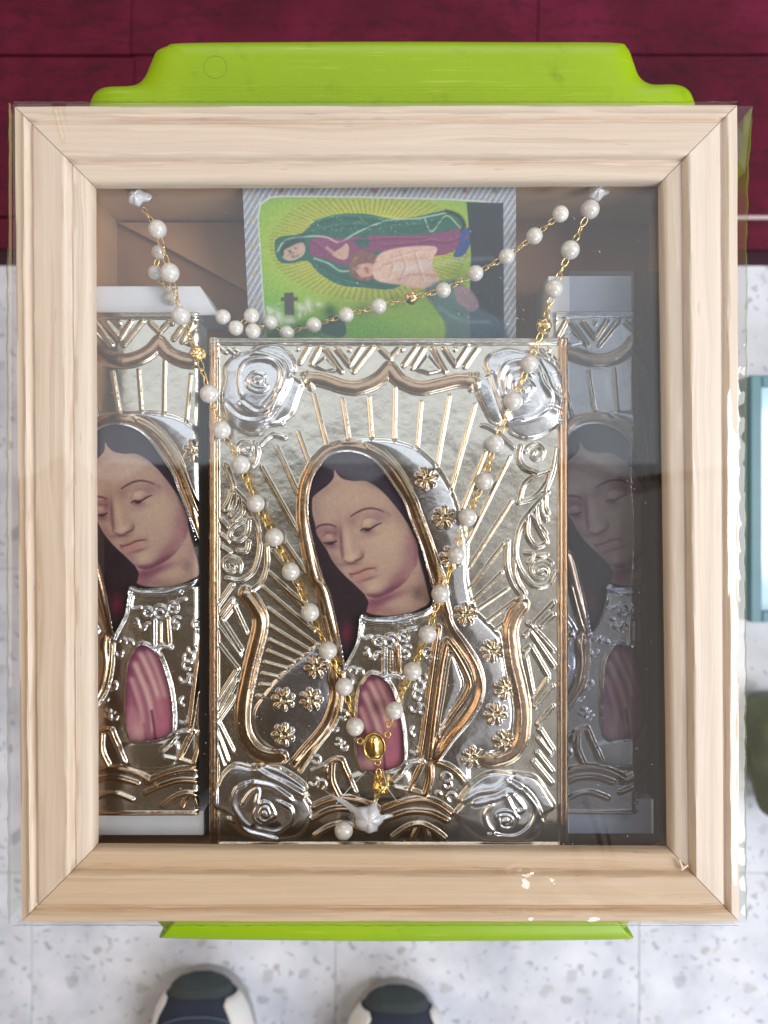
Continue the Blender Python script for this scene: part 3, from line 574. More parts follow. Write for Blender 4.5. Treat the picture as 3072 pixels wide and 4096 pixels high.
rose(E((720, 1770), (830, 1645), (950, 1575), (1080, 1572), (1200, 1580), (1330, 1620), (1420, 1750), (1470, 1850), (1370, 1920), (1362, 2020), (1300, 2110), (1100, 2122), (900, 2110), (760, 2000), (680, 1900), (730, 1830)),
     [E((1110, 1620), (1000, 1700), (860, 1730), (740, 1800)), E((1180, 1690), (1000, 1775), (840, 1815)), E((1120, 1635), (1250, 1720), (1330, 1830), (1370, 1930))],
     [E((960, 2050), (1150, 2065), (1280, 1970), (1310, 1840), (1230, 1730)), E((1000, 2060), (930, 1980), (910, 1890), (960, 1810)), E((1090, 1750), (1150, 1860), (1210, 1840), (1130, 1740))], E((1080, 1940))[0], 3.4)
# smooth the pressed sheet a little and combine
HH = HP + HR
HH += 0.10 * np.sin(GX / 61.0 + np.sin(GY / 83.0) * 1.3) * np.sin(GY / 71.0 + 0.7)          # gentle waviness of thin foil
def blur(a, n):
    for _ in range(n):
        p = np.pad(a, 1, mode='edge'); a = (p[:-2, 1:-1] + p[2:, 1:-1] + p[1:-1, :-2] + p[1:-1, 2:] + 2 * p[1:-1, 1:-1]) / 6
    return a
_rn = np.random.default_rng(21)
HH += blur(_rn.normal(0, 1, HH.shape), 4) * 0.022 + blur(_rn.normal(0, 1, HH.shape), 40) * 0.16          # fine crinkle and small dents
HH = blur(HH, 2)
for k in range(3): TONE[..., k] = blur(TONE[..., k], 2)
TONE = np.clip(TONE, 0, 0.95)
FACEQ = catmull(FACE, 5, True); HANDQ = catmull(HAND, 5, True)
SDF = np.maximum(sdist(GX, GY, FACEQ), sdist(GX, GY, HANDQ))

PXM = 0.257 / FPX                                     # metres per photo pixel in the plane of the plaques
ORX, ORY = 1555.0, 2400.0
def sheet_mesh(name, xa, xb, bend=None):
    j0 = int(round((xa - SX0) / STEP)); j1 = int(round((xb - SX0) / STEP)) + 1
    X = GX[:, j0:j1].copy(); Y = GY[:, j0:j1].copy(); Z = HH[:, j0:j1] * 0.001; S = SDF[:, j0:j1]
    gyy, gxx = np.gradient(S, STEP); nr = np.hypot(gxx, gyy) + 1e-6
    near = np.abs(S) < STEP * 0.75                    # pull the cut edge onto the traced outline
    X = np.where(near, X - S * gxx / nr ** 2, X); Y = np.where(near, Y - S * gyy / nr ** 2, Y)
    keep = S < STEP * 0.75
    px = (X - ORX) * PXM; py = -(Y - ORY) * PXM
    if bend:
        bx, sl = bend; over = np.clip((X - bx) / 26.0, 0, None); drop = np.where(over < 1, 0.5 * over ** 2, over - 0.5) * 26.0 * sl * PXM; Z = Z - drop
    V = np.stack([px, py, Z], -1).reshape(-1, 3); nr_, nc = X.shape
    idx = np.arange(nr_ * nc).reshape(nr_, nc)
    F = np.stack([idx[1:, :-1], idx[1:, 1:], idx[:-1, 1:], idx[:-1, :-1]], -1).reshape(-1, 4)
    kf = (keep[1:, :-1] & keep[1:, 1:] & keep[:-1, 1:] & keep[:-1, :-1]).reshape(-1); F = F[kf]
    used = np.zeros(len(V), bool); used[F.ravel()] = True; remap = np.cumsum(used) - 1
    me = npmesh(name, V[used], remap[F]); vcol(me, TONE[:, j0:j1].reshape(-1, 3)[used], 'tone'); return me

# ---------------------------------------------------------------- printed pictures (flat print, painted as colours on fine grids)
class Paint:
    def __init__(s, x0, x1, y0, y1, step, bg):
        s.x = np.arange(x0, x1 + 0.1, step); s.y = np.arange(y0, y1 + 0.1, step); s.X, s.Y = np.meshgrid(s.x, s.y); s.I = np.ones(s.X.shape + (3,)) * np.array(bg, float); s.step = step
    def mixin(s, m, col): s.I = s.I * (1 - m[..., None]) + np.array(col, float) * m[..., None]
    def poly(s, pts, col, soft=3, a=1.0, sm=True):
        q = catmull(pts, 4, True) if sm else pts; d = sdist(s.X, s.Y, q); s.mixin(np.clip(d / soft + 0.5, 0, 1) * a, col)
    def line(s, pts, col, w, a=1.0, soft=None):
        q = catmull(pts, 5) if len(pts) > 2 else np.array(pts, float); d = dist_poly(s.X, s.Y, q); s.mixin(a * np.exp(-(d / w) ** 2), col)
    def blob(s, c, rx, ry, col, a=1.0, rot=0.0):
        dx, dy = s.X - c[0], s.Y - c[1]; u = dx * math.cos(rot) + dy * math.sin(rot); v = -dx * math.sin(rot) + dy * math.cos(rot)
        s.mixin(a * np.exp(-((u / rx) ** 2 + (v / ry) ** 2)), col)
    def linear(s):
        c = np.clip(s.I, 0, 255) / 255.0; return np.where(c <= 0.04045, c / 12.92, ((c + 0.055) / 1.055) ** 2.4)
    def mesh(s, name, to3, xa=-1e9, xb=1e9):
        jj = np.where((s.x >= xa) & (s.x <= xb))[0]; X = s.X[:, jj]; Y = s.Y[:, jj]; L = s.linear()[:, jj]
        V = to3(X, Y).reshape(-1, 3); idx = np.arange(X.size).reshape(X.shape)
        F = np.stack([idx[1:, :-1], idx[1:, 1:], idx[:-1, 1:], idx[:-1, :-1]], -1).reshape(-1, 4)
        me = npmesh(name, V, F); vcol(me, L.reshape(-1, 3)); return me
def f(*p): return [(1150 + x / 1.843, 1700 + y / 1.843) for x, y in p]
fx0, fx1, fy0, fy1 = FACEQ[:, 0].min() - 8, FACEQ[:, 0].max() + 8, FACEQ[:, 1].min() - 8, FACEQ[:, 1].max() + 8
pf = Paint(fx0, fx1, fy0, fy1, 2.2, (36, 24, 40))
pf.blob(f((600, 330))[0], 260, 120, (46, 38, 62), 0.8)                                             # hair
KG = 3.0164
def G(*p): return [(1200 + x / KG, 1850 + y / KG) for x, y in p]
neck = G((780, 1560), (830, 1690), (800, 1800), (1000, 1850), (1250, 1835), (1450, 1765), (1570, 1660), (1510, 1400), (1430, 1120), (1250, 1400), (1000, 1560))
face = G((412, 85), (400, 180), (330, 265), (200, 365), (150, 420), (148, 600), (185, 760), (205, 870), (262, 965), (325, 1060), (380, 1170), (470, 1290), (560, 1385), (640, 1455), (720, 1535), (800, 1600), (900, 1632), (1000, 1612), (1120, 1560), (1250, 1460), (1350, 1335), (1425, 1180), (1422, 1000), (1372, 870), (1300, 730), (1205, 590), (1110, 470), (1020, 370), (905, 275), (780, 218), (640, 215), (520, 190), (452, 130))
mn = None
def gb(m, x, y, rx, ry, col, a, rot=0.0):
    c = G((x, y))[0]; dx, dy = (pf.X - c[0]) * KG, (pf.Y - c[1]) * KG; u = dx * math.cos(rot) + dy * math.sin(rot); v = -dx * math.sin(rot) + dy * math.cos(rot)
    pf.mixin(m * a * np.exp(-((u / rx) ** 2 + (v / ry) ** 2)), col)
def gl(m, pts, col, w, a):
    q = catmull(G(*pts), 6); n_ = len(q); d2 = np.full(pf.X.shape, 1e9)
    wl = np.interp(np.arange(n_), np.linspace(0, n_ - 1, len(w)), w) / KG if hasattr(w, '__len__') else np.full(n_, w / KG)
    for k in range(n_ - 1):
        aa, bb = q[k], q[k + 1]; ab = bb - aa; L = (ab ** 2).sum() + 1e-9; t = np.clip(((pf.X - aa[0]) * ab[0] + (pf.Y - aa[1]) * ab[1]) / L, 0, 1)
        d2 = np.minimum(d2, ((pf.X - aa[0] - t * ab[0]) ** 2 + (pf.Y - aa[1] - t * ab[1]) ** 2) / wl[k] ** 2)
    pf.mixin(m * a * np.exp(-d2), col)
dn = sdist(pf.X, pf.Y, catmull(neck, 4, True)); mk = np.clip(dn / 4 + 0.5, 0, 1); pf.mixin(mk, (176, 150, 144))
gb(mk, 900, 1700, 130, 90, (122, 76, 98), 0.85); gb(mk, 1050, 1640, 230, 50, (112, 60, 90), 0.8, -0.35); gb(mk, 1250, 1700, 170, 90, (180, 158, 148), 0.7, -0.4); gb(mk, 1050, 1790, 150, 40, (150, 112, 120), 0.6)
gb(mk, 1410, 1590, 60, 80, (104, 94, 104), 0.55); gb(mk, 1480, 1400, 60, 160, (150, 124, 130), 0.5); gb(mk, 860, 1800, 70, 60, (150, 84, 106), 0.6)
df = sdist(pf.X, pf.Y, catmull(face, 4, True)); mf = np.clip(df / 5 + 0.5, 0, 1); pf.mixin(mf, (172, 151, 143))
gb(mf, 620, 420, 330, 170, (182, 161, 150), 0.7); gb(mf, 1020, 930, 240, 230, (186, 166, 152), 0.8); gb(mf, 880, 1180, 160, 120, (180, 156, 144), 0.5)
gb(mf, 1330, 1050, 90, 260, (148, 106, 124), 0.75, 0.15); gb(mf, 1400, 1150, 50, 160, (124, 78, 104), 0.6); gb(mf, 1200, 1380, 230, 80, (142, 96, 112), 0.75, -0.75)
gb(mf, 1090, 1540, 260, 50, (100, 52, 78), 0.85, -0.5); gb(mf, 900, 1610, 160, 36, (98, 50, 76), 0.85); gb(mf, 740, 1500, 60, 90, (140, 104, 112), 0.6, -0.7)
gb(mf, 420, 1180, 50, 150, (132, 100, 108), 0.6, -0.6); gb(mf, 200, 560, 60, 260, (152, 128, 128), 0.6); gb(mf, 300, 900, 120, 120, (126, 86, 104), 0.55)
gb(mf, 1180, 620, 60, 170, (146, 116, 124), 0.5, -0.55); gb(mf, 860, 270, 260, 40, (136, 110, 116), 0.5, 0.35); gb(mf, 330, 330, 140, 40, (146, 120, 122), 0.45, -0.6)
gb(mf, 890, 1490, 100, 70, (190, 168, 154), 0.8, -0.2); gb(mf, 470, 1230, 70, 60, (158, 132, 130), 0.4)
# eye sockets and lids, right then left
gb(mf, 640, 700, 110, 90, (142, 108, 114), 0.6); gb(mf, 960, 650, 110, 70, (136, 104, 120), 0.65, 0.2); gb(mf, 800, 640, 160, 40, (158, 130, 130), 0.6, -0.1); gb(mf, 800, 715, 92, 46, (190, 170, 154), 0.95, -0.12); gb(mf, 900, 750, 60, 28, (150, 118, 130), 0.6, -0.4)
gb(mf, 830, 870, 120, 36, (148, 118, 122), 0.65, -0.2); gb(mf, 900, 810, 60, 20, (184, 164, 152), 0.6, -0.35)
gb(mf, 330, 830, 130, 50, (138, 98, 110), 0.75); gb(mf, 360, 895, 78, 38, (180, 158, 146), 0.95, 0.05); gb(mf, 430, 850, 40, 110, (120, 82, 98), 0.7); gb(mf, 370, 1020, 110, 30, (124, 84, 100), 0.65, 0.1); gb(mf, 450, 970, 30, 18, (176, 152, 144), 0.6)
gl(mf, ((735, 775), (760, 690), (850, 655), (950, 690)), (140, 104, 116), 16, 0.45); gl(mf, ((285, 880), (330, 845), (420, 855)), (112, 70, 90), 14, 0.55)
gl(mf, ((730, 822), (770, 800), (830, 806), (880, 782), (930, 752), (985, 728)), (44, 24, 38), (8, 14, 14, 11, 9, 5), 0.95); gb(mf, 812, 818, 42, 22, (34, 20, 34), 0.95, -0.1); gl(mf, ((745, 840), (820, 852), (900, 815)), (128, 92, 102), 14, 0.5)
gl(mf, ((285, 968), (330, 976), (390, 966), (440, 950)), (46, 24, 38), (8, 14, 14, 9), 0.95); gb(mf, 375, 980, 38, 20, (34, 20, 34), 0.95); gl(mf, ((310, 1000), (380, 1020), (440, 990)), (120, 80, 94), 12, 0.5)
# brows
gl(mf, ((615, 648), (690, 600), (780, 562), (870, 552), (960, 572), (1010, 600)), (70, 44, 56), (9, 13, 13, 12, 9, 5), 0.88); gl(mf, ((960, 575), (1040, 600), (1080, 640)), (118, 90, 106), 22, 0.4)
gl(mf, ((188, 800), (230, 765), (300, 748), (370, 752), (430, 775)), (66, 38, 52), (10, 13, 13, 11, 7), 0.88)
# nose
gb(mf, 495, 950, 24, 170, (108, 66, 88), 0.8, -0.06); gb(mf, 515, 1110, 18, 70, (112, 66, 92), 0.75, -0.1); gb(mf, 585, 990, 44, 210, (190, 169, 155), 0.8, -0.1); gb(mf, 620, 1140, 70, 50, (196, 174, 158), 0.85); gb(mf, 660, 930, 40, 140, (168, 142, 136), 0.5, -0.1)
gb(mf, 745, 1120, 30, 60, (124, 92, 96), 0.65, 0.2); gb(mf, 610, 1225, 120, 24, (116, 78, 86), 0.8, -0.05); gl(mf, ((540, 1190), (580, 1212), (640, 1212), (690, 1180), (750, 1150), (765, 1110)), (104, 70, 76), (10, 14, 14, 14, 12, 8), 0.7); gb(mf, 690, 1180, 40, 16, (78, 46, 54), 0.6, -0.4)
gb(mf, 650, 1270, 60, 30, (150, 120, 120), 0.5)
# mouth
gb(mf, 760, 1295, 150, 30, (162, 116, 116), 0.8, -0.3); gl(mf, ((600, 1345), (650, 1345), (720, 1325), (790, 1290), (860, 1278), (915, 1272)), (92, 52, 62), (10, 13, 12, 11, 10, 6), 0.9); gb(mf, 740, 1370, 120, 36, (176, 122, 124), 0.85, -0.25); gb(mf, 820, 1405, 110, 22, (124, 84, 92), 0.75, -0.3); gb(mf, 620, 1370, 24, 24, (120, 76, 90), 0.6)
gb(mf, 920, 1290, 24, 40, (146, 112, 116), 0.5); gb(mf, 690, 1440, 50, 30, (140, 104, 112), 0.5)
gl(mf, ((810, 1610), (900, 1640), (1020, 1625), (1150, 1570), (1280, 1450), (1370, 1340)), (92, 44, 74), (14, 20, 20, 16, 12, 8), 0.75)
# hair over the forehead and dark veil lining at the left
hairR = G((412, 70), (445, 130), (520, 195), (640, 222), (780, 220), (905, 278), (1020, 375), (1110, 475), (1205, 595), (1300, 735), (1372, 870), (1420, 990), (1440, 1160), (1500, 1380), (1590, 1700), (1700, 1700), (1500, 1000), (1300, 450), (1000, 50), (700, -170), (420, -120), (250, 60), (120, 330), (130, 430), (205, 368), (335, 268), (402, 180))
pf.poly(hairR, (38, 28, 50), 6, 0.97)
for k in range(16): gl(1.0, ((430 + k * 10, 60 - k * 12), (640 + k * 24, 130 - k * 6), (900 + k * 26, 210 + k * 4), (1180 + k * 16, 480 + k * 8), (1400 + k * 6, 900)), (56, 46, 70), 7, 0.16)
pf.poly(G((140, 780), (200, 880), (262, 975), (325, 1070), (380, 1180), (470, 1300), (560, 1395), (640, 1465), (725, 1545), (790, 1620), (815, 1700), (795, 1800), (720, 1830), (700, 2000), (500, 2200), (380, 1800), (200, 1100)), (34, 20, 34), 7, 0.96)
gb(1.0, 560, 2060, 90, 130, (112, 28, 60), 0.8)
nz = np.random.default_rng(5).normal(0, 1, pf.X.shape); pf.I += blur(nz, 1)[..., None] * 5 + blur(np.random.default_rng(15).normal(0, 1, pf.X.shape), 6)[..., None] * 8; pf.I *= np.array([1.06, 1.02, 0.95])

def h(*p): return [(820 + x / 2, 2300 + y / 2) for x, y in p]
hx0, hx1, hy0, hy1 = HANDQ[:, 0].min() - 8, HANDQ[:, 0].max() + 8, HANDQ[:, 1].min() - 8, HANDQ[:, 1].max() + 8
ph = Paint(hx0, hx1, hy0, hy1, 2.0, (120, 52, 88))
ph.poly(h((1240, 1150), (1225, 1560), (1600, 1560), (1592, 1250), (1560, 1120), (1480, 1080), (1380, 1100), (1300, 1060)), (158, 92, 118), 26)
def fing(pts, w, base, lite, dark):
    q = np.array(pts, float); ph.line(h(*[(x - 14, y + 6) for x, y in pts]), dark, w * 0.6, 0.8); ph.line(h(*[(x + 2, y + 4) for x, y in pts]), base, w * 0.95, 0.92); ph.line(h(*[(x + 6, y + 8) for x, y in pts]), lite, w * 0.6, 0.6)
fing(((1425, 850), (1475, 940), (1520, 1060), (1550, 1190)), 17, (150, 86, 112), (172, 112, 130), (74, 22, 54))
fing(((1372, 838), (1420, 930), (1470, 1060), (1510, 1200)), 18, (172, 116, 132), (204, 166, 164), (70, 20, 52))
fing(((1318, 862), (1360, 950), (1415, 1080), (1460, 1220), (1480, 1330)), 19, (182, 132, 142), (216, 186, 178), (66, 18, 50))
fing(((1275, 950), (1320, 1060), (1370, 1190), (1405, 1330), (1420, 1480)), 19, (184, 134, 144), (218, 188, 180), (66, 18, 50))
fing(((1245, 1070), (1285, 1190), (1320, 1320), (1335, 1480)), 17, (172, 114, 132), (204, 166, 166), (78, 24, 58))
ph.poly(h((1225, 1300), (1300, 1330), (1345, 1420), (1350, 1570), (1210, 1570)), (178, 124, 138), 24, 0.8); ph.poly(h((1440, 1250), (1520, 1230), (1600, 1280), (1600, 1570), (1450, 1570)), (168, 98, 122), 26, 0.8)
ph.line(h((1410, 1330), (1430, 1450), (1440, 1570)), (84, 30, 62), 6, 0.8); ph.line(h((1350, 1440), (1370, 1570)), (120, 60, 90), 8, 0.6); ph.blob(h((1300, 1500))[0], 26, 40, (208, 170, 168), 0.6); ph.blob(h((1520, 1460))[0], 30, 50, (184, 116, 138), 0.6)
ph.blob(h((1345, 820))[0], 30, 18, (86, 30, 66), 0.6)
ph.I *= np.array([1.08, 1.06, 1.0]); ph.I += blur(np.random.default_rng(6).normal(0, 1, ph.X.shape), 1)[..., None] * 5

# ---------------------------------------------------------------- three plaques on their blocks
def make_plaque(shiftx, shifty, D, xa, xb, bend, label, block, block_mat):
    loc = P(ORX + shiftx, ORY + shifty, D); k = 1.0
    root = empty('embossed_plaque', loc)
    tag(root, label, 'plaque', 'embossed metal plaques inside the shadow box')
    link('metal_sheet', sheet_mesh('metal_sheet', xa, xb, bend), M['metal'], root)
    def to3(dz):
        def fn(X, Y):
            Z = np.full(X.shape, dz)
            if bend:
                bx, sl = bend; over = np.clip((X - bx) / 26.0, 0, None); Z = Z - np.where(over < 1, 0.5 * over ** 2, over - 0.5) * 26.0 * sl * PXM
            return np.stack([(X - ORX) * PXM, -(Y - ORY) * PXM, Z], -1)
        return fn
    xe = xb if not bend else min(xb, bend[0] + 60)
    tag(link('face_print', pf.mesh('face_print', to3(-0.0003), xa, xe), M['print'], root), 'printed face of a veiled woman looking down')
    tag(link('hands_print', ph.mesh('hands_print', to3(-0.0003), xa, xe), M['print'], root), 'printed pink hands pressed together')
    poly = [((x - ORX) * PXM, -(y - ORY) * PXM) for x, y in block]
    link('block', frompoly('block', poly, -(DB - D) + 0.0001, -0.0008, 0.0003), block_mat, root, False)
    return root
make_plaque(0, 0, 0.257, SX0, SX1, None, 'large embossed silver and gold plaque in the middle, facing front under the rosary',
            [(840, 1354), (2270, 1354), (2270, 3384), (840, 3384)], M['black'])
make_plaque(-920, -114, 0.2595, 1240, 1716, (1690, 0.9), 'embossed plaque cut off by the left rail, with pink hands lower down',
            [(1240, 1244), (1718, 1244), (1790, 1362), (1690, 1362), (1690, 3372), (1735, 3372), (1735, 3470), (1240, 3470)], M['foam'])
make_plaque(980, -118, 0.2600, 1240, 1640, (1545, 1.1), 'embossed plaque beside the right rail, darkened by the added tinted strip',
            [(1210, 1205), (1550, 1205), (1550, 3330), (1640, 3330), (1640, 3470), (1210, 3470)], M['foam'])

# ---------------------------------------------------------------- printed devotional card lying at the back of the box
def K(*p): return [(960 + x / 1.406, 720 + y / 1.406) for x, y in p]
DC = 0.2715
pc = Paint(985, 2065, 735, 1420, 2.6, (150, 156, 168))
q = catmull(K((20, 30), (40, 400), (70, 960), (800, 990), (1545, 970), (1560, 700), (1550, 300), (1540, 30)), 2, True)
stripe = (np.sin((pc.X * 0.9 + pc.Y * 0.55) * 0.30) > 0.55).astype(float); pc.mixin(blur(stripe, 1), (206, 210, 216))
inner = K((110, 200), (125, 130), (180, 92), (260, 86), (700, 92), (1200, 105), (1400, 118), (1470, 160), (1480, 300), (1480, 960), (130, 960), (118, 600))
pc.poly(inner, (206, 212, 206), 4, sm=False); inner2 = [(x + (6 if x < 1300 else -5), y + 7) for x, y in inner]
pc.poly(inner2, (112, 178, 58), 3, sm=False)
mi = np.clip(sdist(pc.X, pc.Y, inner2) / 3, 0, 1); cen = K((730, 370))[0]
rad = np.sqrt(((pc.X - cen[0]) / 430) ** 2 + ((pc.Y - cen[1]) / 235) ** 2)
pc.mixin(mi * np.clip(1.35 - rad, 0, 1) ** 0.8 * 0.95, (214, 206, 70)); pc.mixin(mi * np.clip((pc.X - 1500) / 260, 0, 1) * np.clip((pc.Y - 1230) / 60, 0, 1) * 0.5, (190, 200, 90))
ang = np.arctan2((pc.Y - cen[1]) / 235, (pc.X - cen[0]) / 430)
rays = (np.sin(ang * 95) > 0.1).astype(float) * (rad > 0.55) * (rad < 0.93) * mi; pc.mixin(blur(rays, 1) * 0.6, (150, 136, 50))
pc.poly(K((200, 360), (230, 320), (350, 300), (430, 230), (560, 192), (720, 192), (860, 218), (1000, 205), (1165, 170), (1240, 210), (1260, 270), (1180, 330), (1050, 400), (1000, 500), (870, 610), (700, 605), (560, 590), (440, 520), (380, 455), (280, 470), (215, 450)), (18, 98, 84), 4)
pc.poly(K((400, 340), (470, 315), (580, 330), (700, 310), (860, 312), (1060, 305), (1250, 275), (1290, 330), (1150, 420), (900, 420), (700, 400), (600, 480), (480, 440), (400, 420)), (132, 58, 104), 5)
pc.poly(K((650, 330), (720, 315), (720, 375), (655, 370)), (24, 92, 82), 3)
pc.line(K((215, 400), (260, 340), (370, 318), (480, 320), (560, 350), (650, 300), (760, 250), (860, 222), (1000, 215), (1160, 185)), (206, 214, 190), 4, 0.85)
pc.line(K((420, 440), (500, 470), (560, 510), (620, 512)), (206, 214, 190), 4, 0.8); pc.line(K((1040, 220), (1080, 290), (1160, 200), (1240, 270)), (206, 206, 150), 4, 0.8)
pc.line(K((1160, 175), (1230, 200), (1262, 250), (1250, 285)), (24, 24, 28), 7, 0.9)
pc.poly(K((240, 400), (280, 380), (350, 350), (370, 390), (350, 430), (290, 455), (245, 440)), (196, 168, 148), 4); pc.blob(K((285, 405))[0], 12, 5, (110, 74, 70), 0.7, 0.6); pc.blob(K((320, 425))[0], 9, 5, (120, 70, 74), 0.7); pc.line(K((240, 420), (250, 380), (300, 350), (360, 340)), (44, 34, 40), 6, 0.85)
pc.poly(K((570, 380), (600, 355), (615, 400), (590, 450), (520, 420)), (200, 166, 148), 4); pc.line(K((490, 380), (550, 430)), (206, 172, 150), 7, 0.8)
pc.poly(K((620, 430), (700, 400), (780, 430), (770, 540), (690, 570), (620, 530)), (128, 86, 76), 6); pc.poly(K((660, 480), (740, 470), (760, 520), (700, 550), (655, 520)), (206, 160, 142), 5)
pc.poly(K((780, 420), (900, 380), (1060, 370), (1110, 390), (1080, 470), (1120, 560), (1040, 610), (900, 590), (780, 570), (745, 520)), (222, 188, 170), 8)
pc.line(K((800, 480), (900, 450), (1040, 440)), (196, 150, 136), 7, 0.6); pc.line(K((900, 560), (980, 530), (1100, 540)), (186, 136, 124), 7, 0.6)
pc.poly(K((1250, 280), (1350, 262), (1310, 330), (1260, 420), (1200, 430), (1230, 360)), (34, 74, 140), 4); pc.line(K((1270, 330), (1345, 265)), (150, 40, 90), 5, 0.8)
pc.poly(K((1275, 125), (1480, 130), (1485, 960), (1300, 960), (1290, 700), (1300, 420)), (22, 28, 50), 5, 0.93, sm=False)  # dark blue reflection over the right end, painted into the card colours
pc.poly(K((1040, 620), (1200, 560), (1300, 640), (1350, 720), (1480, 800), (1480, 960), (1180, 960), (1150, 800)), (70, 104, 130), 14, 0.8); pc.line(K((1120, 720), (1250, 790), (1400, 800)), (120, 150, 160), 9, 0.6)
pc.poly(K((1210, 600), (1290, 610), (1345, 700), (1300, 740), (1220, 680)), (168, 130, 142), 8, 0.8)
for pts, a_ in ((((430, 250), (560, 215), (720, 230), (860, 240)), .5), (((450, 280), (600, 260), (760, 265)), .45), (((870, 240), (1000, 260), (1150, 220)), .5), (((860, 280), (1000, 290), (1120, 250)), .4), (((440, 480), (540, 540), (680, 570), (820, 600)), .5), (((420, 460), (520, 520), (600, 545)), .4), (((250, 345), (330, 325), (400, 300)), .5)): pc.line(K(*pts), (8, 58, 52), 5, a_)
for pts, a_ in ((((420, 230), (560, 200), (720, 205), (860, 228)), .6), (((470, 270), (600, 245), (720, 250)), .4), (((900, 250), (1050, 245)), .4), (((460, 500), (580, 560), (700, 590)), .4)): pc.line(K(*pts), (52, 140, 118), 4, a_)
rc3 = random.Random(9)
for _ in range(60):
    t_ = rc3.random(); x_, y_ = 380 + t_ * 700, 205 + rc3.random() * 80 + (0 if t_ < 0.6 else 10); pc.blob(K((x_, y_))[0], 2.6, 2.6, (214, 210, 150), 0.75)
for pts in (((420, 350), (480, 400), (520, 440)), ((560, 350), (640, 340), (760, 340)), ((760, 330), (900, 330), (1040, 330)), ((800, 370), (950, 360), (1100, 340)), ((1060, 340), (1160, 350), (1230, 330))): pc.line(K(*pts), (92, 30, 72), 5, 0.5); pc.line(K(*[(x_, y_ - 9) for x_, y_ in pts]), (172, 92, 132), 4, 0.45)
for pts in (((800, 430), (860, 470), (840, 540)), ((900, 400), (930, 480), (900, 560)), ((980, 400), (1000, 470), (1030, 560)), ((780, 500), (900, 540), (1060, 590)), ((850, 440), (1000, 400), (1080, 400))): pc.line(K(*pts), (182, 132, 118), 5, 0.55); pc.line(K(*[(x_ + 10, y_ + 3) for x_, y_ in pts]), (244, 218, 200), 5, 0.5)
for _ in range(26): pc.blob(K((rc3.uniform(630, 775), rc3.uniform(430, 560)))[0], 7, 6, rc3.choice(((96, 58, 52), (164, 112, 96), (206, 150, 140), (120, 74, 66))), 0.6)
for x_, y_ in ((285, 400), (315, 385), (300, 432)): pc.blob(K((x_, y_))[0], 7, 4, (86, 54, 54), 0.7, 0.8)
pc.line(K((270, 425), (300, 410), (335, 395)), (150, 112, 100), 3, 0.6); pc.blob(K((335, 400))[0], 12, 8, (214, 188, 166), 0.6)
for _ in range(24): x_ = rc3.uniform(140, 460); pc.blob(K((x_, 700 + rc3.uniform(-10, 110)))[0], rc3.uniform(5, 14), 5, rc3.choice(((240, 242, 236), (206, 220, 206), (60, 130, 80))), 0.7, rc3.uniform(0, 3))
for _ in range(30): pc.line(K((rc3.uniform(130, 600), 890), (rc3.uniform(130, 600), rc3.uniform(790, 860))), (36, 110, 62), 3, 0.4)
pc.line(K((880, 505), (1050, 480), (1250, 450), (1420, 440)), (190, 214, 228), 12, 0.35)  # pale lamp reflection painted as a streak across the card
pc.I += blur(np.random.default_rng(8).normal(0, 1, pc.X.shape), 1)[..., None] * 12
pc.poly(K((225, 660), (320, 658), (320, 680), (225, 682)), (78, 72, 70), 3, sm=False)
pc.poly(K((245, 635), (298, 632), (300, 760), (243, 760)), (70, 66, 66), 3, sm=False)
for x, y, r in ((160, 740, 22), (210, 770, 34), (270, 790, 30), (340, 720, 24), (380, 700, 26), (440, 700, 18), (330, 760, 16), (170, 800, 20)): pc.blob(K((x, y))[0], r, r * 0.6, (228, 232, 228), 0.9, 0.5 * x)
pc.poly(K((470, 800), (520, 760), (590, 810), (580, 880), (460, 860)), (28, 84, 70), 4); pc.blob(K((505, 735))[0], 22, 22, (20, 84, 64), 0.8); pc.blob(K((250, 870))[0], 90, 22, (30, 120, 66), 0.7)
for k in range(10): pc.blob(K((75 + k * 170, 62))[0], 10, 10, ((196, 168, 110), (150, 70, 60), (90, 110, 70))[k % 3], 0.8)
for k in range(5): pc.blob(K((75 + k * 2, 220 + k * 150))[0], 9, 9, (196, 168, 110), 0.8)
cd = empty('printed_card', P(1525, 1080, DC)); tag(cd, 'glossy green and yellow printed card turned sideways above the middle plaque', 'card')
c0 = cd.location.copy()
def card_D(Y): return 0.2495 + (Y - 735) / 685.0 * 0.0205
def card3(X, Y, dz=0.0):
    sk = (Y - 1080) * 0.045 * np.clip((1400 - X) / 400, 0, 1)                    # the left end is cut a little askew
    D = card_D(Y) + 0.0012 * np.sin((X - 985) / 1080.0 * math.pi)
    return np.stack([(X + sk - CX) / FPX * D - c0.x, -(Y - CY) / FPX * D - c0.y, HC - D - c0.z + dz], -1)
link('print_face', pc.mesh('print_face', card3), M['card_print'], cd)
pk = Paint(986, 2064, 736, 1419, 45, (0, 0, 0)); link('card_back', pk.mesh('card_back', lambda X, Y: card3(X, Y, -0.0005)), M['foam'], cd)

